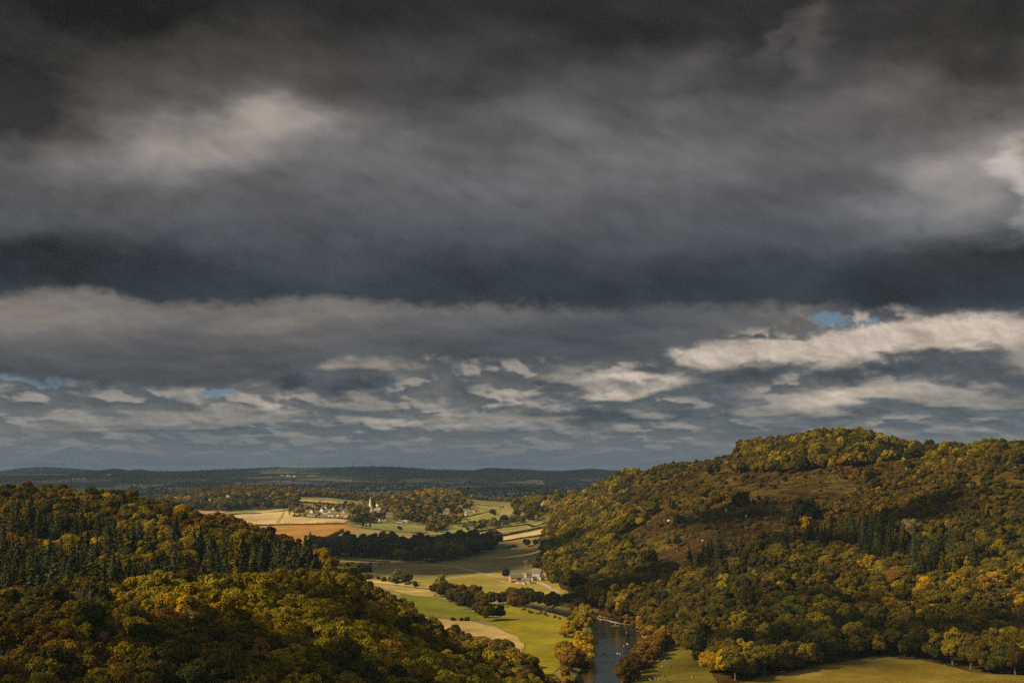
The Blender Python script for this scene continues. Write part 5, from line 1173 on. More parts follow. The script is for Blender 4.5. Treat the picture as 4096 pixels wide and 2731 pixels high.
# farm in the valley
def fp(sx, sy): return cast(sx, sy, ymin=1300)
x, y = fp(2064, 2326); bz = float(T(x, y))
b_ = building('barn', x, y + 3, 14.5, 8, 4.8, 3.6, 16, 'stone', 'slate', 'large stone barn with slate roof at the left end of the farm', cat='barn', group='farm buildings', z=bz)
MB().box(1.8, 5.0, -4.06, -3.9, 2.2, 4.7).build('hay_door', DARKIN, b_)
for cx_ in (-1.8, 1.8): MB().box(-7.32, -7.2, cx_ - .25, cx_ + .25, 2.2, 3.6).build('slit_window', DARKIN, b_)
def lean(name, sx, sy, w, d, h, rise, rot, wall, roof, label, dark=None):
    x, y = fp(sx, sy); o = building(name, x, y, w, d, h, rise, rot, wall, roof, label, cat='shed', group='farm buildings', z=float(T(x, y)) - .1)
    if dark: MB().box(dark[0], dark[1], -d/2 - .1, -d/2 + .03, 0, dark[2]).build('doorway', DARKIN, o)
    return o
lean('cart_shed', 2052, 2330, 6, 4, 2.6, 1.6, 14, 'stone', 'rust', 'tan walled shed with rusty orange roof against the barn front')
lean('cow_shed', 2084, 2322, 5, 4.5, 3.2, 1.8, 14, 'stone', 'slate', 'small slate roofed block at the right barn corner')
lean('gabled_shed', 2090, 2336, 5.5, 6, 2.6, 2.0, 78, 'stone', 'rust', 'gabled shed with rusty roof in front of the farm', (-.6, .6, 1.9))
lean('low_shed', 2104, 2328, 10, 5.5, 2.6, 2.0, -14, 'stone', 'slate', 'long low slate roofed shed in the middle of the farm')
lean('open_shed', 2134, 2322, 6, 5, 2.6, 2.2, 40, 'stone', 'slate', 'small slate shed with gable left of the farmhouse porch')
x, y = fp(2118, 2312); fh = building('farmhouse_wing', x, y + 4, 9.5, 6.5, 4.6, 2.8, 12, 'stone', 'slate', 'lower stone wing joined to the left of the farmhouse', (4, 1), 0, cat='house', group='farm buildings', z=float(T(x, y)) + .2)
x, y = fp(2150, 2312); fh = building('farmhouse', x, y + 4, 10.5, 7.5, 5.6, 3.4, -24, 'stone', 'slate', 'tall grey stone farmhouse under the hillside trees', (3, 2), 2, cat='house', group='farm buildings', z=float(T(x, y)) + .3)
x, y = fp(2166, 2322); building('porch_house', x, y + 1, 5, 5, 3.6, 2.8, 30, 'stone', 'slate', 'small slate roofed annexe below the farmhouse gable', (1, 1), 1, cat='house', group='farm buildings', z=float(T(x, y)) + .1)
def wall_line(pts, h, label, name='stone_wall', w=.6, mat=None):
    P = [cast(*p, ymin=800) for p in pts]; m_ = MB(); g = random.Random(3)
    for a, b in zip(P[:-1], P[1:]):
        L_ = math.hypot(b[0] - a[0], b[1] - a[1]); n = max(1, int(L_ / 2))
        for k in range(n):
            t0, t1 = k / n, (k + .97) / n; p0 = (a[0] + (b[0]-a[0])*t0, a[1] + (b[1]-a[1])*t0); p1 = (a[0] + (b[0]-a[0])*t1, a[1] + (b[1]-a[1])*t1)
            nx, ny = -(p1[1]-p0[1]), p1[0]-p0[0]; l = math.hypot(nx, ny) or 1; nx, ny = nx / l * w / 2, ny / l * w / 2; hh = h * g.uniform(.8, 1.15)
            z0_, z1_ = float(T(*p0)), float(T(*p1))
            m_.add([(p0[0]-nx,p0[1]-ny,z0_-.5),(p1[0]-nx,p1[1]-ny,z1_-.5),(p1[0]+nx,p1[1]+ny,z1_-.5),(p0[0]+nx,p0[1]+ny,z0_-.5),(p0[0]-nx,p0[1]-ny,z0_+hh),(p1[0]-nx,p1[1]-ny,z1_+hh),(p1[0]+nx,p1[1]+ny,z1_+hh),(p0[0]+nx,p0[1]+ny,z0_+hh)],
                   [(0,3,2,1),(4,5,6,7),(0,1,5,4),(1,2,6,5),(2,3,7,6),(3,0,4,7)])
    return tag(m_.build(name, mat or WALLS['stone']), label, 'wall')
wall_line([(2118,2336),(2145,2333),(2168,2335),(2185,2341),(2205,2352)], 1.5, 'pale dry stone wall below the farmhouse')
wall_line([(2062,2332),(2080,2334),(2100,2338)], 1.8, 'stone yard wall between the two rusty sheds')
# far buildings: white specks of the plain
fb = 0
for (sx, sy, w, lab) in [(1911,1972,14,'white farm on the dark plain behind the wooded knoll'),(1944,1975,10,'small white house right of the white plain farm'),(1413,1970,16,'pale farm buildings on the plain above the spire'),(1354,1959,9,'white gable far on the plain above the village'),
        (2018,1947,16,'tiny white house on the plain right of the knoll'),(2168,1933,20,'long pale building far on the right plain'),(2116,1953,11,'left white speck of the right plain hamlet'),(2132,1953,12,'middle white house of the right plain hamlet'),
        (2160,1954,9,'right white speck of the right plain hamlet'),(2329,1940,11,'high white speck beside the hill shoulder'),(2356,1957,14,'white gabled house beside the hill shoulder'),(2347,1964,10,'white house below the gabled one by the shoulder'),(2331,1965,9,'lowest white speck by the hill shoulder'),
        (1145,1926,60,'long white greenhouse under the far bright field'),(1105,1925,36,'shorter greenhouse left of the long one'),(1152,1905,24,'far hamlet house in the bright hillside field'),(1176,1906,18,'far hamlet house at the right of the bright field'),(1128,1903,16,'far hamlet house at the left of the bright field'),
        (685,1956,16,'white farm far out on the left plain'),(314,1917,22,'left house of the far line of pale roofs'),(290,1917,16,'far pale roof at the start of the line'),(335,1917,18,'far pale roof at the end of the line'),(432,1900,26,'white building at the foot of the peaked hill'),
        (1835,1963,9,'dim white house on the plain left of the knoll'),(2040,1973,15,'pale barn behind the tree belt'),(2060,1958,12,'white house behind the tree belt'),(1700,1945,11,'lone white speck in the middle of the plain')]:
    x, y = cast(sx, sy, ymin=4300); k = y / 6000
    building('distant_house', x, y, w * max(.8, k * .7), 8 * max(.8, k * .7), 4 * k ** .6, 3 * k ** .6, rnd.uniform(-15, 40), rnd.choice(['white', 'white', 'cream']), 'slate' if sy > 1930 else 'stonetile', lab, cat='house', group='houses far on the plain')
# ------------------------------------------------------------------ hedges
def hedge(pts, h, w, tint, label, dens=7):
    g = np.random.default_rng(int(pts[0][0])); P = np.array([cast(*p, ymin=800) for p in pts])
    seg = np.r_[0, np.cumsum(np.hypot(*np.diff(P, axis=0).T))]; n = int(seg[-1] * dens)
    t = g.random(n) * seg[-1]; x = np.interp(t, seg, P[:, 0]); y = np.interp(t, seg, P[:, 1]); hh = h * (.75 + .5 * vn(t, t * 0, 9, 4)) * (vn(t, t * 0 + 5, 30, 9) > .12)
    ang_ = g.random(n) * pi; px = x + g.normal(size=n) * w * .4; py = y + g.normal(size=n) * w * .4; pz = T(x, y) + hh * g.random(n) ** .7
    Nn = np.c_[g.normal(size=n), g.normal(size=n) - .3, g.random(n)]
    cv, cf = cards(np.c_[px, py, pz], Nn, g.uniform(.35, .8, n), g)
    # woody core
    m_ = MB(); s_ = np.arange(0, seg[-1], 4)
    for a0 in s_:
        a1 = min(a0 + 4.2, seg[-1]); p0 = (np.interp(a0, seg, P[:, 0]), np.interp(a0, seg, P[:, 1])); p1 = (np.interp(a1, seg, P[:, 0]), np.interp(a1, seg, P[:, 1]))
        k = .62 * h; m_.tube((p0[0], p0[1], float(T(*p0)) + k * .5), (p1[0], p1[1], float(T(*p1)) + k * .5), k * .62, k * .62, 6)
    cvs = np.array(m_.v); quads = np.array([f for f in m_.f if len(f) == 4])
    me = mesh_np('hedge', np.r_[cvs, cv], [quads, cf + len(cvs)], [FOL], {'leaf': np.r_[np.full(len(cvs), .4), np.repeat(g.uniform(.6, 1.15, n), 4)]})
    o = link('hedge', me); o['tint'] = TINT[tint]; return tag(o, label, 'hedge', 'field hedges')
for pts, h, w, tn, lab in [
    ([(960,2102),(1100,2100),(1240,2098),(1375,2096)], 2.8, 2, 'brown green', 'hedge between the stubble field and the orange ploughed field'),
    ([(815,2069),(980,2056),(1165,2043)], 3.0, 2, 'deep bottle green', 'hedge between the green strip and the stubble field'),
    ([(1175,2066),(1280,2072),(1400,2081)], 3.2, 2.5, 'dark green', 'hedge between the village gardens and the stubble field'),
    ([(1715,2152),(1800,2141),(1900,2131),(2000,2112),(2110,2099),(2215,2084)], 3.6, 3, 'deep bottle green', 'hedge along the top of the tan field strip'),
    ([(1780,2157),(1900,2152),(2000,2146),(2100,2126),(2225,2100)], 3.6, 3, 'deep bottle green', 'dark hedge between the tan strip and ribbed strip'),
    ([(1985,2169),(2100,2152),(2230,2129)], 3.2, 2.5, 'deep bottle green', 'dark hedge below the ribbed strip'),
    ([(1864,2070),(1920,2056),(1990,2040)], 2.6, 2, 'dark green', 'hedge along the top left of the pale pasture'),
    ([(1838,2096),(1875,2090),(1872,2084)], 2.4, 2, 'dark green', 'short hooked hedge at the pale pasture corner'),
    ([(1830,2108),(1868,2105)], 2.2, 2, 'dark green', 'short hedge left of the white paddock cottage'),
    ([(1440,2108),(1560,2124),(1640,2130),(1700,2133)], 1.6, 1.2, 'brown green', 'thin broken hedge across the pasture below the church'),
    ([(1480,2091),(1560,2092),(1600,2096)], 1.8, 1.5, 'dark green', 'low hedge along the top of the church pasture'),
    ([(1190,2006),(1300,2015),(1405,2022)], 3.4, 2.5, 'deep bottle green', 'hedge below the thin straw field'),
    ([(1600,2166),(1680,2160),(1720,2152)], 2.6, 2, 'brown green', 'hedge at the right end of the rough pasture'),
    ([(1265,2178),(1300,2160),(1340,2142),(1372,2128)], 5.5, 4.5, 'dark green', 'tall bushy hedge on the right edge of the ploughed field'),
    ([(1330,2176),(1480,2180),(1600,2170)], 3.0, 2, 'dark green', 'hedge behind the dark wood'),
    ([(1560,2250),(1480,2246),(1380,2240)], 2.2, 2, 'dark green', 'rough hedge at the foot of the dark wood'),
    ([(640,2042),(760,2057),(830,2068)], 3.4, 3, 'dark green', 'hedge under the light brown field'),
    ([(1860,2012),(2015,2030)], 2, 1.5, 'brown green', 'thin hedge across the hilltop pasture')]: hedge(pts, h, w, tn, lab)
# ------------------------------------------------------------------ poles, mast, fences
WOODM = ma('weathered_wood', (.34, .27, .18), var=(.24, .19, .13), scale=2); STEEL = ma('mast_steel', (.20, .21, .22))
for (sx, sy, hpx, arm, lab) in [(1975,2299,18,0,'pole beside the track left of the farm'),(1161,2079,27,1,'tall pole standing in the stubble field'),(1312,2076,12,0,'short pole at the village field hedge'),(1597,2111,14,1,'pole beside bushes on the church pasture'),
        (1917,2078,15,0,'leftmost thin pole on the pale pasture'),(1932,2067,15,1,'pole at the top of the pale pasture with crossarm'),(1937,2083,12,0,'short pole in the middle of the pale pasture'),(1957,2084,17,0,'tallest thin pole below the lone round tree'),
        (1970,2087,12,0,'thin pole right of the tallest one'),(1978,2086,14,0,'rightmost thin pole on the pale pasture'),(1946,2058,15,1,'dark pole by the hedge near the lone tree'),(1918,2125,12,1,'pole rising from the hedge bank'),(1948,2127,11,0,'second pole along the hedge bank'),
        (1803,2131,10,0,'pole at the lane bend'),(2153,2056,10,0,'pole among trees under the yellow house'),(2401,2021,17,0,'pole on the open hill shoulder'),(2269,2024,9,0,'pole by the white shoulder house'),(2520,2000,16,0,'lone pole standing in the heath'),(1871,2009,9,0,'white post on the crest of the hilltop pasture'),
        (1465,2108,22,1,'pole behind the small conifers'),(1180,2062,14,1,'pole beside the columnar tree')]:
    x, y = cast(sx, sy, ymin=800); hh = hpx * y / F; z = float(T(x, y)); o = empty('utility_pole', (x, y, z)); tag(o, lab, 'pole', 'wooden poles')
    r_ = .11 + y / 22000
    MB().tube((0, 0, -1), (0, 0, hh), r_, r_ * .75).build('pole', WALLS['white'] if 'white' in lab else WOODM, o)
    if arm: MB().box(-1.1, 1.1, -.12, .12, hh - 1.2, hh - .9).build('crossarm', WOODM, o)
x, y = cast(2081, 1884, ymin=12000); y = 17000; x = (2081 - 2048) / F * y; z = float(T(x, y))
o = empty('radio_mast', (x, y, z)); tag(o, 'tall thin radio mast on the far ridge', 'mast')
MB().tube((0, 0, -2), (0, 0, 150), 2.0, 1.6, 4).build('lattice', STEEL, o); MB().tube((0, 0, 150), (0, 0, 165), .7, .5, 4).build('antenna', STEEL, o)
def fence(pts, label, gap=5):
    P = [cast(*p, ymin=700) for p in pts]; o = empty('fence', (P[0][0], P[0][1], 0)); tag(o, label, 'fence'); ox, oy = P[0]; r_ = MB(); prev = None
    for a, b in zip(P[:-1], P[1:]):
        n = max(1, int(math.hypot(b[0]-a[0], b[1]-a[1]) / gap))
        for k in range(n):
            t = k / n; x, y = a[0] + (b[0]-a[0])*t, a[1] + (b[1]-a[1])*t; z = float(T(x, y))
            MB().tube((x-ox, y-oy, z-.3), (x-ox, y-oy, z+1.3), .09, .08, 5).build('post', WOODM, o)
            if prev:
                for zz_ in (.45, 1.0): r_.tube((prev[0]-ox, prev[1]-oy, prev[2]+zz_), (x-ox, y-oy, z+zz_), .05, .05, 4)
            prev = (x, y, z)
    r_.build('rail', WOODM, o)
fence([(2096,2566),(2097,2590),(2092,2615),(2082,2640),(2076,2665)], 'post and rail fence between the straw strip and meadow')
fence([(2660,2582),(2690,2580),(2715,2579),(2745,2580)], 'pale wooden fence at the top of the cattle pasture', 3)
# ------------------------------------------------------------------ rocks
LIME = ma('limestone', (.50, .43, .34), var=(.34, .28, .22), scale=1.0)
def rock_mesh(seed):
    g = np.random.default_rng(seed); v, f = ICO3; d = v.copy(); k = np.ones(len(v))
    for i in range(9):
        nn = g.normal(size=3); nn /= np.linalg.norm(nn); c = g.uniform(.5, .85); p_ = d @ nn; k = np.where(p_ > c, np.minimum(k, c / np.maximum(p_, .01)), k)
    return mesh_np('rock', v * k[:, None] * (1 + .06 * g.normal(size=(len(v), 1))), [f], [LIME])
RM = [rock_mesh(s) for s in (1, 2, 3)]
for i, (sx, sy, w, h_, lab) in enumerate([(2905,2048,9,18,'tall pale rock pillar standing on the heath below the golden tree'),(2895,2010,4,7,'small pale rock above the tall pillar'),(2790,2069,7,8,'sharp pale rock at the left of the heath'),(2781,2068,7,5,'flat rock beside the sharp pale rock'),
        (2803,2078,5,8,'slim rock right of the sharp pale rock'),(2906,2099,6,9,'pale rock below the tall pillar'),(2810,2163,12,6,'long tilted rock on the lower heath'),(2986,2066,12,9,'broken white rock among bushes right of the pillar'),(2709,2203,8,5,'pair-sized pale rock at the lower left heath'),
        (2565,2272,10,9,'pointed rock just left of a dark bush on the lower slope'),(2512,2219,5,6,'small rock high on the left slope edge'),(2676,2086,16,10,'large pale outcrop beside a yellow bush'),(2506,2240,7,4,'low rock beside the wood edge'),(2700,2085,6,4,'small rock right of the large outcrop'),(2510,2190,5,4,'little rock on the upper left slope')]):
    x, y = cast(sx, sy, ymin=900); k = y / F
    for c in list(SRC): pass
    o = link('rock', RM[i % 3], None, (x, y, float(T(x, y)) + h_ * k * .3)); o.scale = (w * k * .5, w * k * .5, h_ * k * .62); o.rotation_euler = (.2 * (i % 3), .25 * ((i * 7) % 3 - 1), i); tag(o, lab, 'rock', 'rocks on the heath')
# shingle, gravel bar and stones of the river
def bar(name, pts, w, label, off=.55):
    P = np.array([onplane(*p) for p in pts]); t_ = np.linspace(0, len(P) - 1, 40); c = np.c_[np.interp(t_, range(len(P)), P[:, 0]), np.interp(t_, range(len(P)), P[:, 1])]
    ww = w * np.sin(np.linspace(.15, pi - .1, 40)) * (.7 + .6 * vn(t_ * 9, t_ * 0, 3, 5)); a, b = ribbon(c, ww); V_ = np.r_[np.c_[a, np.full(40, .36)], np.c_[c, np.full(40, off)], np.c_[b, np.full(40, .36)]]
    q_ = [(i, i + 1, 41 + i, 40 + i) for i in range(39)] + [(40 + i, 41 + i, 81 + i, 80 + i) for i in range(39)]
    return tag(link(name, mesh_np(name, V_, [np.array(q_)], [M_SAND])), label, kind='structure')
bar('shingle_bank', [(2385,2472),(2430,2481),(2470,2492),(2520,2500)], 2.2, 'pale shingle bank along the far river edge')
bar('gravel_bar', [(2443,2504),(2460,2503),(2478,2504)], .8, 'thin gravel bar lying in the river')
bar('gravel_bar', [(2378,2550),(2388,2549),(2400,2549)], 1.2, 'gravel spit at the near river bank')
FOAM = ma('river_foam', (.16, .17, .18), rough=.6)
fm = MB(); gf = random.Random(4)
for (x0, x1, yy) in [(2490,2562,2549),(2432,2444,2542),(2500,2520,2572),(2420,2436,2470),(2482,2496,2606),(2470,2478,2535)]:
    for k in range(int((x1 - x0) / 5)):
        sx = gf.uniform(x0, x1); sy = yy + gf.gauss(0, .8); x, y = onplane(sx, sy, .4); w = gf.uniform(.2, .9)
        fm.add([(x - w, y, .38), (x, y - .18, .38), (x + w, y, .38), (x, y + .18, .42)], [(0, 1, 2, 3)])
tag(fm.build('river_ripples', FOAM), 'white ripples of the shallow rapids', kind='stuff')
for i, (sx, sy, s) in enumerate([(2508,2573,.8),(2513,2576,.6),(2402,2478,.8),(2392,2469,.6),(2442,2487,.5),(2462,2494,.6),(2480,2614,.5),(2551,2521,.9)]):
    x, y = onplane(sx, sy, .4); o = link('river_stone', RM[i % 3], None, (x, y, .4)); o.scale = (s, s, s * .5); tag(o, ['wet stone in the middle of the bend', 'smaller stone beside the one in the bend', 'stone off the shingle head', 'small stone at the upper river edge', 'stone below the shingle bank', 'stone near the gravel bar', 'stone beside the lowest white bird', 'stone at the right river edge'][i], 'stone')
# ------------------------------------------------------------------ animals and boat
def skinned(name, V_, Ed, Rad, mat, lv=2):
    me = bpy.data.meshes.new(name + '_tmp'); me.from_pydata(V_, Ed, []); o = bpy.data.objects.new(name + '_tmp', me); COL.objects.link(o)
    sk = o.modifiers.new('skin', 'SKIN'); 
    if not me.skin_vertices: 
        bpy.context.view_layer.objects.active = o
    for i, r in enumerate(Rad): me.skin_vertices[0].data[i].radius = (r, r) if not isinstance(r, tuple) else r
    me.skin_vertices[0].data[0].use_root = True
    sb = o.modifiers.new('sub', 'SUBSURF'); sb.levels = lv
    dg = bpy.context.evaluated_depsgraph_get(); m2 = bpy.data.meshes.new_from_object(o.evaluated_get(dg)); m2.name = name
    bpy.data.objects.remove(o); bpy.data.meshes.remove(me); m2.materials.clear(); m2.materials.append(mat)
    m2.polygons.foreach_set('use_smooth', [True] * len(m2.polygons)); return m2
def quad_mesh(name, mat, L_=1.0, graze=True, horse=False):
    hz_ = .55 if graze else 1.55; hy = 1.55 if graze else 1.5
    V_ = [(0,-.6,1.12),(0,-.1,1.08),(0,.5,1.12),(0,.95,1.22 if not graze else 1.1),(0,hy-.15,(1.22+hz_)/2),(0,hy,hz_),(0,hy+.28,hz_-.16),(0,-.85,1.22),(0,-.95,.7),
          (-.2,-.6,.95),(-.22,-.68,.5),(-.22,-.62,.05),(.2,-.6,.95),(.22,-.55,.5),(.22,-.6,.05),(-.2,.5,.9),(-.2,.52,.45),(-.2,.5,.05),(.2,.5,.9),(.2,.45,.45),(.2,.5,.05)]
    Ed = [(0,1),(1,2),(2,3),(3,4),(4,5),(5,6),(0,7),(7,8),(0,9),(9,10),(10,11),(0,12),(12,13),(13,14),(2,15),(15,16),(16,17),(2,18),(18,19),(19,20)]
    Rd = [.34,.40,.36,.24,.16,.15,.09,.06,.03,.17,.08,.06,.17,.08,.06,.14,.07,.06,.14,.07,.06]
    if horse: V_ = [(a, b, c * 1.12) for a, b, c in V_]; Rd = [r * .85 for r in Rd]
    return skinned(name, V_, Ed, Rd, mat)
def cow_build(t, g):
    oi = t.new('ShaderNodeObjectInfo'); tc_ = t.new('ShaderNodeTexCoord'); v = t.vmath('ADD', tc_.outputs['Object'], t.comb(t.math('MULTIPLY', oi.outputs['Random'], 20), oi.outputs['Random'], 0))
    return t.mix(t.rng(t.noise(v, 1.6, 1, .4), .43, .47), (.62, .58, .50, 1), (.014, .012, .012, 1))
COWM = ma('cow_hide', (0, 0, 0), build=cow_build); HORSE = ma('horse_hide', (.045, .03, .02), var=(.03, .02, .015), scale=3); CALF = ma('dark_hide', (.03, .018, .014)); WOOL = ma('sheep_wool', (.62, .58, .48))
cm = [quad_mesh('cow', COWM, graze=True), quad_mesh('cow', COWM, graze=False)]; cd_ = quad_mesh('cow', CALF)
cl = ['topmost cow of the herd, nearest the bank bushes', 'second cow from the top by the bank', 'third cow down, on the bank side', 'cow at the track where two stand together, upper', 'cow at the track where two stand together, lower', 'dark backed cow left of the pair', 'pale cow alone on the track',
      'cow just left of the pale track cow', 'reddish cow near the willow shadow', 'black cow in the left pair', 'cow below the black one on the left', 'left cow of the tight trio', 'middle cow of the tight trio', 'lower cow of the tight trio', 'pale cow right of the trio',
      'cow at the bottom left of the trio', 'all dark cow lying in the middle of the pasture', 'cow right of the lying dark cow', 'rightmost cow of the herd', 'cow at the bottom right of the herd', 'cow at the bottom edge, right of centre', 'dark cow at the bottom edge in the centre', 'leftmost cow under the willows', 'cow half hidden at the lower willow edge']
for i, (px, py) in enumerate([(1270,600),(1240,685),(1290,775),(1430,835),(1395,870),(1155,880),(1075,1070),(945,1125),(535,1205),(650,1190),(635,1255),(890,1215),(915,1215),(940,1275),(1055,1275),(795,1300),(1235,1150),(1600,1145),(2100,1215),(1790,1310),(1460,1330),(1320,1332),(355,1305),(1018,700)]):
    x, y = cast(2500 + px / 7.84, 2560 + py / 7.84, ymin=700); d_ = i in (16, 21); o = link('cow', cd_ if d_ else cm[i % 2], None, (x, y, float(T(x, y)) + (.28 if i != 16 else -.15)))
    o.rotation_euler = (0, 0, rnd.gauss(0, .35) + (pi if i % 3 else 0)); o.scale = (.95,) * 3; tag(o, cl[i], 'cow', 'cattle in the riverside pasture')
hm_ = quad_mesh('horse', HORSE, horse=True)
for i, (sx, sy) in enumerate([(1897,2144),(1926,2139),(1931,2136)]):
    x, y = cast(sx, sy, ymin=2000); o = link('horse', hm_, None, (x, y, float(T(x, y)) + .75)); o.scale = (1.35,) * 3; o.rotation_euler = (0, 0, (1.6, .4, 2.5)[i]); tag(o, ['dark horse grazing alone at the left of the tan strip', 'lower dark horse of the two on the tan strip', 'upper dark horse of the two on the tan strip'][i], 'horse', 'horses on the tan field strip')
sh_ = quad_mesh('sheep', WOOL)
for i, (sx, sy, lab) in enumerate([(1510,2093,'white sheep at the top left of the church pasture'),(1660,2095,'white sheep under the pasture trees'),(1755,2134,'white sheep by the lane'),(1778,2133,'second sheep by the lane, further right')]):
    x, y = cast(sx, sy, ymin=2000); o = link('sheep', sh_, None, (x, y, float(T(x, y)) + .8)); o.scale = (1.1, 1.0, .85); o.rotation_euler = (0, 0, i * 1.3); tag(o, lab, 'sheep', 'sheep')
swm = skinned('swan', [(0,-.55,.30),(0,-.2,.26),(0,.25,.26),(0,.45,.45),(0,.42,.75),(0,.55,.92),(0,.75,.86)], [(0,1),(1,2),(2,3),(3,4),(4,5),(5,6)], [.16,.32,.26,.10,.07,.08,.03], WFRAME)
for i, (px, py, lab) in enumerate([(985,705,'white swan highest in the river bend'), (898,1110,'white swan in the middle of the river'), (697,1348,'white swan lower left in the river'), (787,1362,'white swan right of the lower left one')]):
    x, y = onplane(2380 + px / 7.84, 2440 + py / 7.84, .3); o = link('swan', swm, None, (x, y, .3)); o.rotation_euler = (0, 0, i * 2.0); tag(o, lab, 'swan', 'swans on the river'); o.scale = (.75,) * 3
# canoe with two paddlers
x, y = onplane(2417, 2612, .35); RED = ma('red_canoe_hull', (.09, .018, .012), rough=.4, spec=.4); JAC = ma('orange_jacket', (.26, .08, .04)); SKN = ma('skin', (.45, .28, .20)); HAIR = ma('hair', (.05, .03, .02))
cn = empty('canoe', (x, y, .32), R_(60)); tag(cn, 'dark red canoe on the dark river', 'canoe')
vs = []; fs = []; N_ = 15
for i in range(N_):
    t = i / (N_ - 1) * 2 - 1; w = .42 * (1 - abs(t) ** 2.4) + .02; zt = .38 + .22 * abs(t) ** 3
    for (a, b) in [(-1, zt), (-.8, .12), (-.35, -.02), (.35, -.02), (.8, .12), (1, zt), (.88, zt - .02), (.6, .14), (0, .06), (-.6, .14), (-.88, zt - .02)]: vs.append((t * 2.3, a * w, b))
for i in range(N_ - 1):
    for k in range(11): a0 = i * 11 + k; a1 = i * 11 + (k + 1) % 11; fs.append((a0, a1, a1 + 11, a0 + 11))
MB().add(vs, fs).build('hull', RED, cn); MB().box(-1.2, -.9, -.36, .36, .22, .27).box(.9, 1.2, -.36, .36, .22, .27).build('seat', WOODM, cn)
for i, (dx, lab) in enumerate([(-1.05, 'rear paddler in an orange jacket seated in the canoe'), (1.05, 'front paddler in an orange jacket seated in the canoe')]):
    px = x + cos(R_(60)) * dx; py = y + sin(R_(60)) * dx
    pm = skinned('person', [(0,0,.12),(0,0,.35),(0,0,.58),(0,0,.70),(.02,0,.84),(0,-.1,.05),(.42,-.12,.12),(.80,-.12,-.12),(0,.1,.05),(.42,.12,.12),(.80,.12,-.12),(0,-.2,.56),(.14,-.27,.34),(.36,-.2,.34),(0,.2,.56),(.14,.27,.34),(.36,.2,.34)],
                 [(0,1),(1,2),(2,3),(3,4),(0,5),(5,6),(6,7),(0,8),(8,9),(9,10),(2,11),(11,12),(12,13),(2,14),(14,15),(15,16)], [.15,.15,.15,.06,.10,.09,.07,.05,.09,.07,.05,.07,.05,.04,.07,.05,.04], JAC)
    o = link('person', pm, None, (px, py, .32 + .17)); o.rotation_euler = (0, 0, R_(60)); tag(o, lab, 'person', 'paddlers')
    v_, f_ = ICO2; link('hair', mesh_np('hair', v_ * [.115, .11, .09] + [0, 0, .88], [f_], [HAIR]), o)
    link('face', mesh_np('face', v_ * [.05, .085, .10] + [.085, 0, .83], [f_], [SKN]), o)
# pale vehicle in the striped field
x, y = cast(2117, 2112, ymin=2000); PALE = ma('pale_blue_paint', (.45, .62, .62), rough=.4, spec=.5); TY = ma('tyre_rubber', (.02, .02, .02))
vh = empty('van', (x, y, float(T(x, y)) + .7), R_(8)); tag(vh, 'small pale blue van parked in the field strip', 'van')
MB().add([(-2.4,-.95,.4),(2.4,-.95,.4),(2.4,.95,.4),(-2.4,.95,.4),(-2.4,-.95,1.4),(2.4,-.95,1.1),(2.4,.95,1.1),(-2.4,.95,1.4),(-2.3,-.85,2.1),(1.2,-.85,2.1),(1.2,.85,2.1),(-2.3,.85,2.1),(1.7,-.95,1.25),(1.7,.95,1.25)],
         [(0,3,2,1),(0,1,5,12,4),(4,12,9,8),(3,7,13,6,2),(7,11,10,13),(8,9,10,11),(0,4,8,11,7,3),(1,2,6,5),(5,6,13,12),(12,13,10,9)]).build('body', PALE, vh)
for a in (-1.5, 1.5):
    for b in (-.85, .85): MB().tube((a, b - .1, .38), (a, b + .1, .38), .36, .36, 12).build('wheel', TY, vh)
MB().box(-.2, 1.1, -.93, -.86, 1.45, 1.95).build('side_window', GLASS, vh)
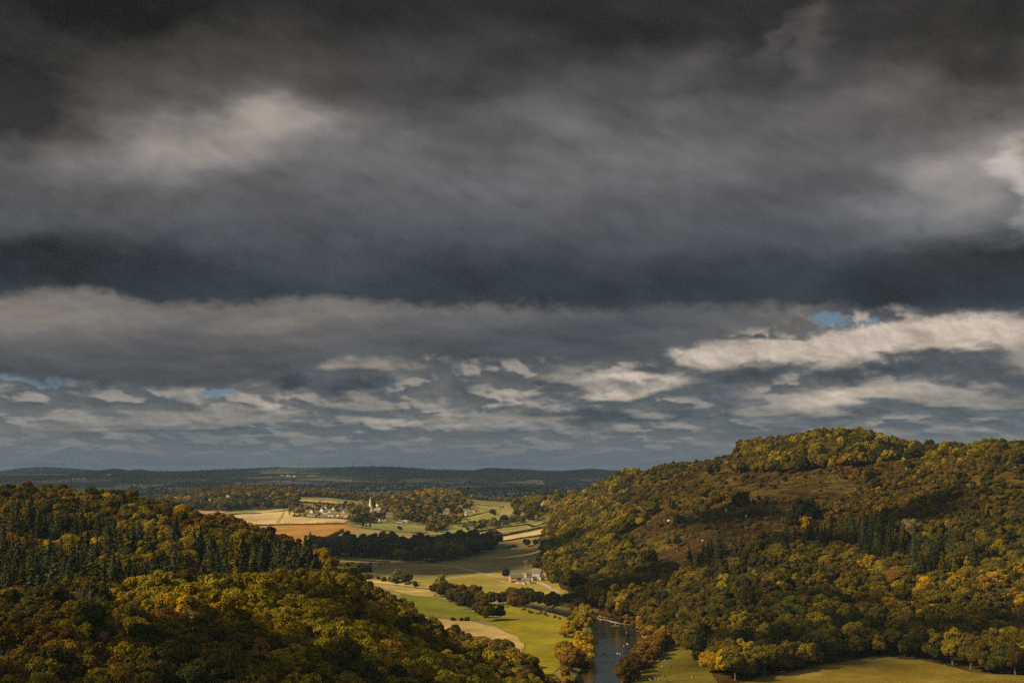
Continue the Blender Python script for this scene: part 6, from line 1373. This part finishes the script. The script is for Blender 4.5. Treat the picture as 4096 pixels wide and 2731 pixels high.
# dead and bare trees
def bare(seed, hh, r, mat, loc, label, wide=.45):
    g = random.Random(seed); m_ = MB()
    def grow(p, d, l, r_, lv):
        q_ = p + d * l; m_.tube(p, q_, r_, r_ * .62, 5 if lv else 7)
        if lv >= 4: return
        for k in range(3 if lv < 3 else 2):
            nd = (d + Vector((g.gauss(0, wide), g.gauss(0, wide), g.uniform(-.05, .35)))).normalized(); grow(q_ if k else p + d * l * g.uniform(.6, 1), nd, l * g.uniform(.55, .8), r_ * .6, lv + 1)
    grow(Vector((0, 0, -1)), Vector((0, 0, 1)), hh * .36, r, 0)
    o = m_.build('bare_tree', mat, None, loc); return tag(o, label, 'tree')
x, y = cast(2104, 2270, ymin=1400); bare(5, 12, .75, PALEBARK, (x, y, float(T(x, y))), 'pale dead tree with broken crown above the farm', .7)
for i, (sx, yd, hh, mt, lab) in enumerate([(796,545,19,PALEBARK,'white stemmed bare tree in the bright near wood'),(408,520,18,PALEBARK,'pale bare tree between brown crowns in the near wood'),(342,560,19,BARK,'dark bare tree at the foot of the conifers'),(370,562,19,BARK,'second dark bare tree at the foot of the conifers'),
        (20,470,17,BARK,'leafless tree at the left edge of the near wood'),(50,465,17,BARK,'second leafless tree at the left edge'),(283,440,15,PALEBARK,'slim pale bare tree low in the near wood'),(1960,850,12,BARK,'thin bare tree at the right tip of the near wood')]):
    x = (sx - 2048) / F * yd; bare(20 + i, hh, .3, mt, (x, yd, float(T(x, yd))), lab, .32)
for i, (sx, sy, hh, lab) in enumerate([(3670,2190,17,'pale bare limbs high in the hillside wood'),(3260,2480,15,'pale forked bare tree low in the hillside wood')]):
    x, y = cast(sx, sy + 130, ymin=800); bare(40 + i, hh, .35, PALEBARK, (x, y, float(T(x, y))), lab, .4)
# ------------------------------------------------------------------ haze
hm = bpy.data.materials.new('haze_air'); hm.use_nodes = True; ht = NT(hm.node_tree); ht.n.clear()
ho = ht.new('ShaderNodeOutputMaterial'); hv = ht.new('ShaderNodeVolumePrincipled'); hv.inputs['Color'].default_value = (.52, .77, 1, 1)
hv.inputs['Density'].default_value = haze_density; hv.inputs['Anisotropy'].default_value = .1; ht.l.new(hv.outputs[0], ho.inputs['Volume'])
hz = MB().box(-41500, 41500, -41500, 41500, -4, 330).build('haze', hm); tag(hz, 'thin blue haze over the whole landscape', kind='stuff')
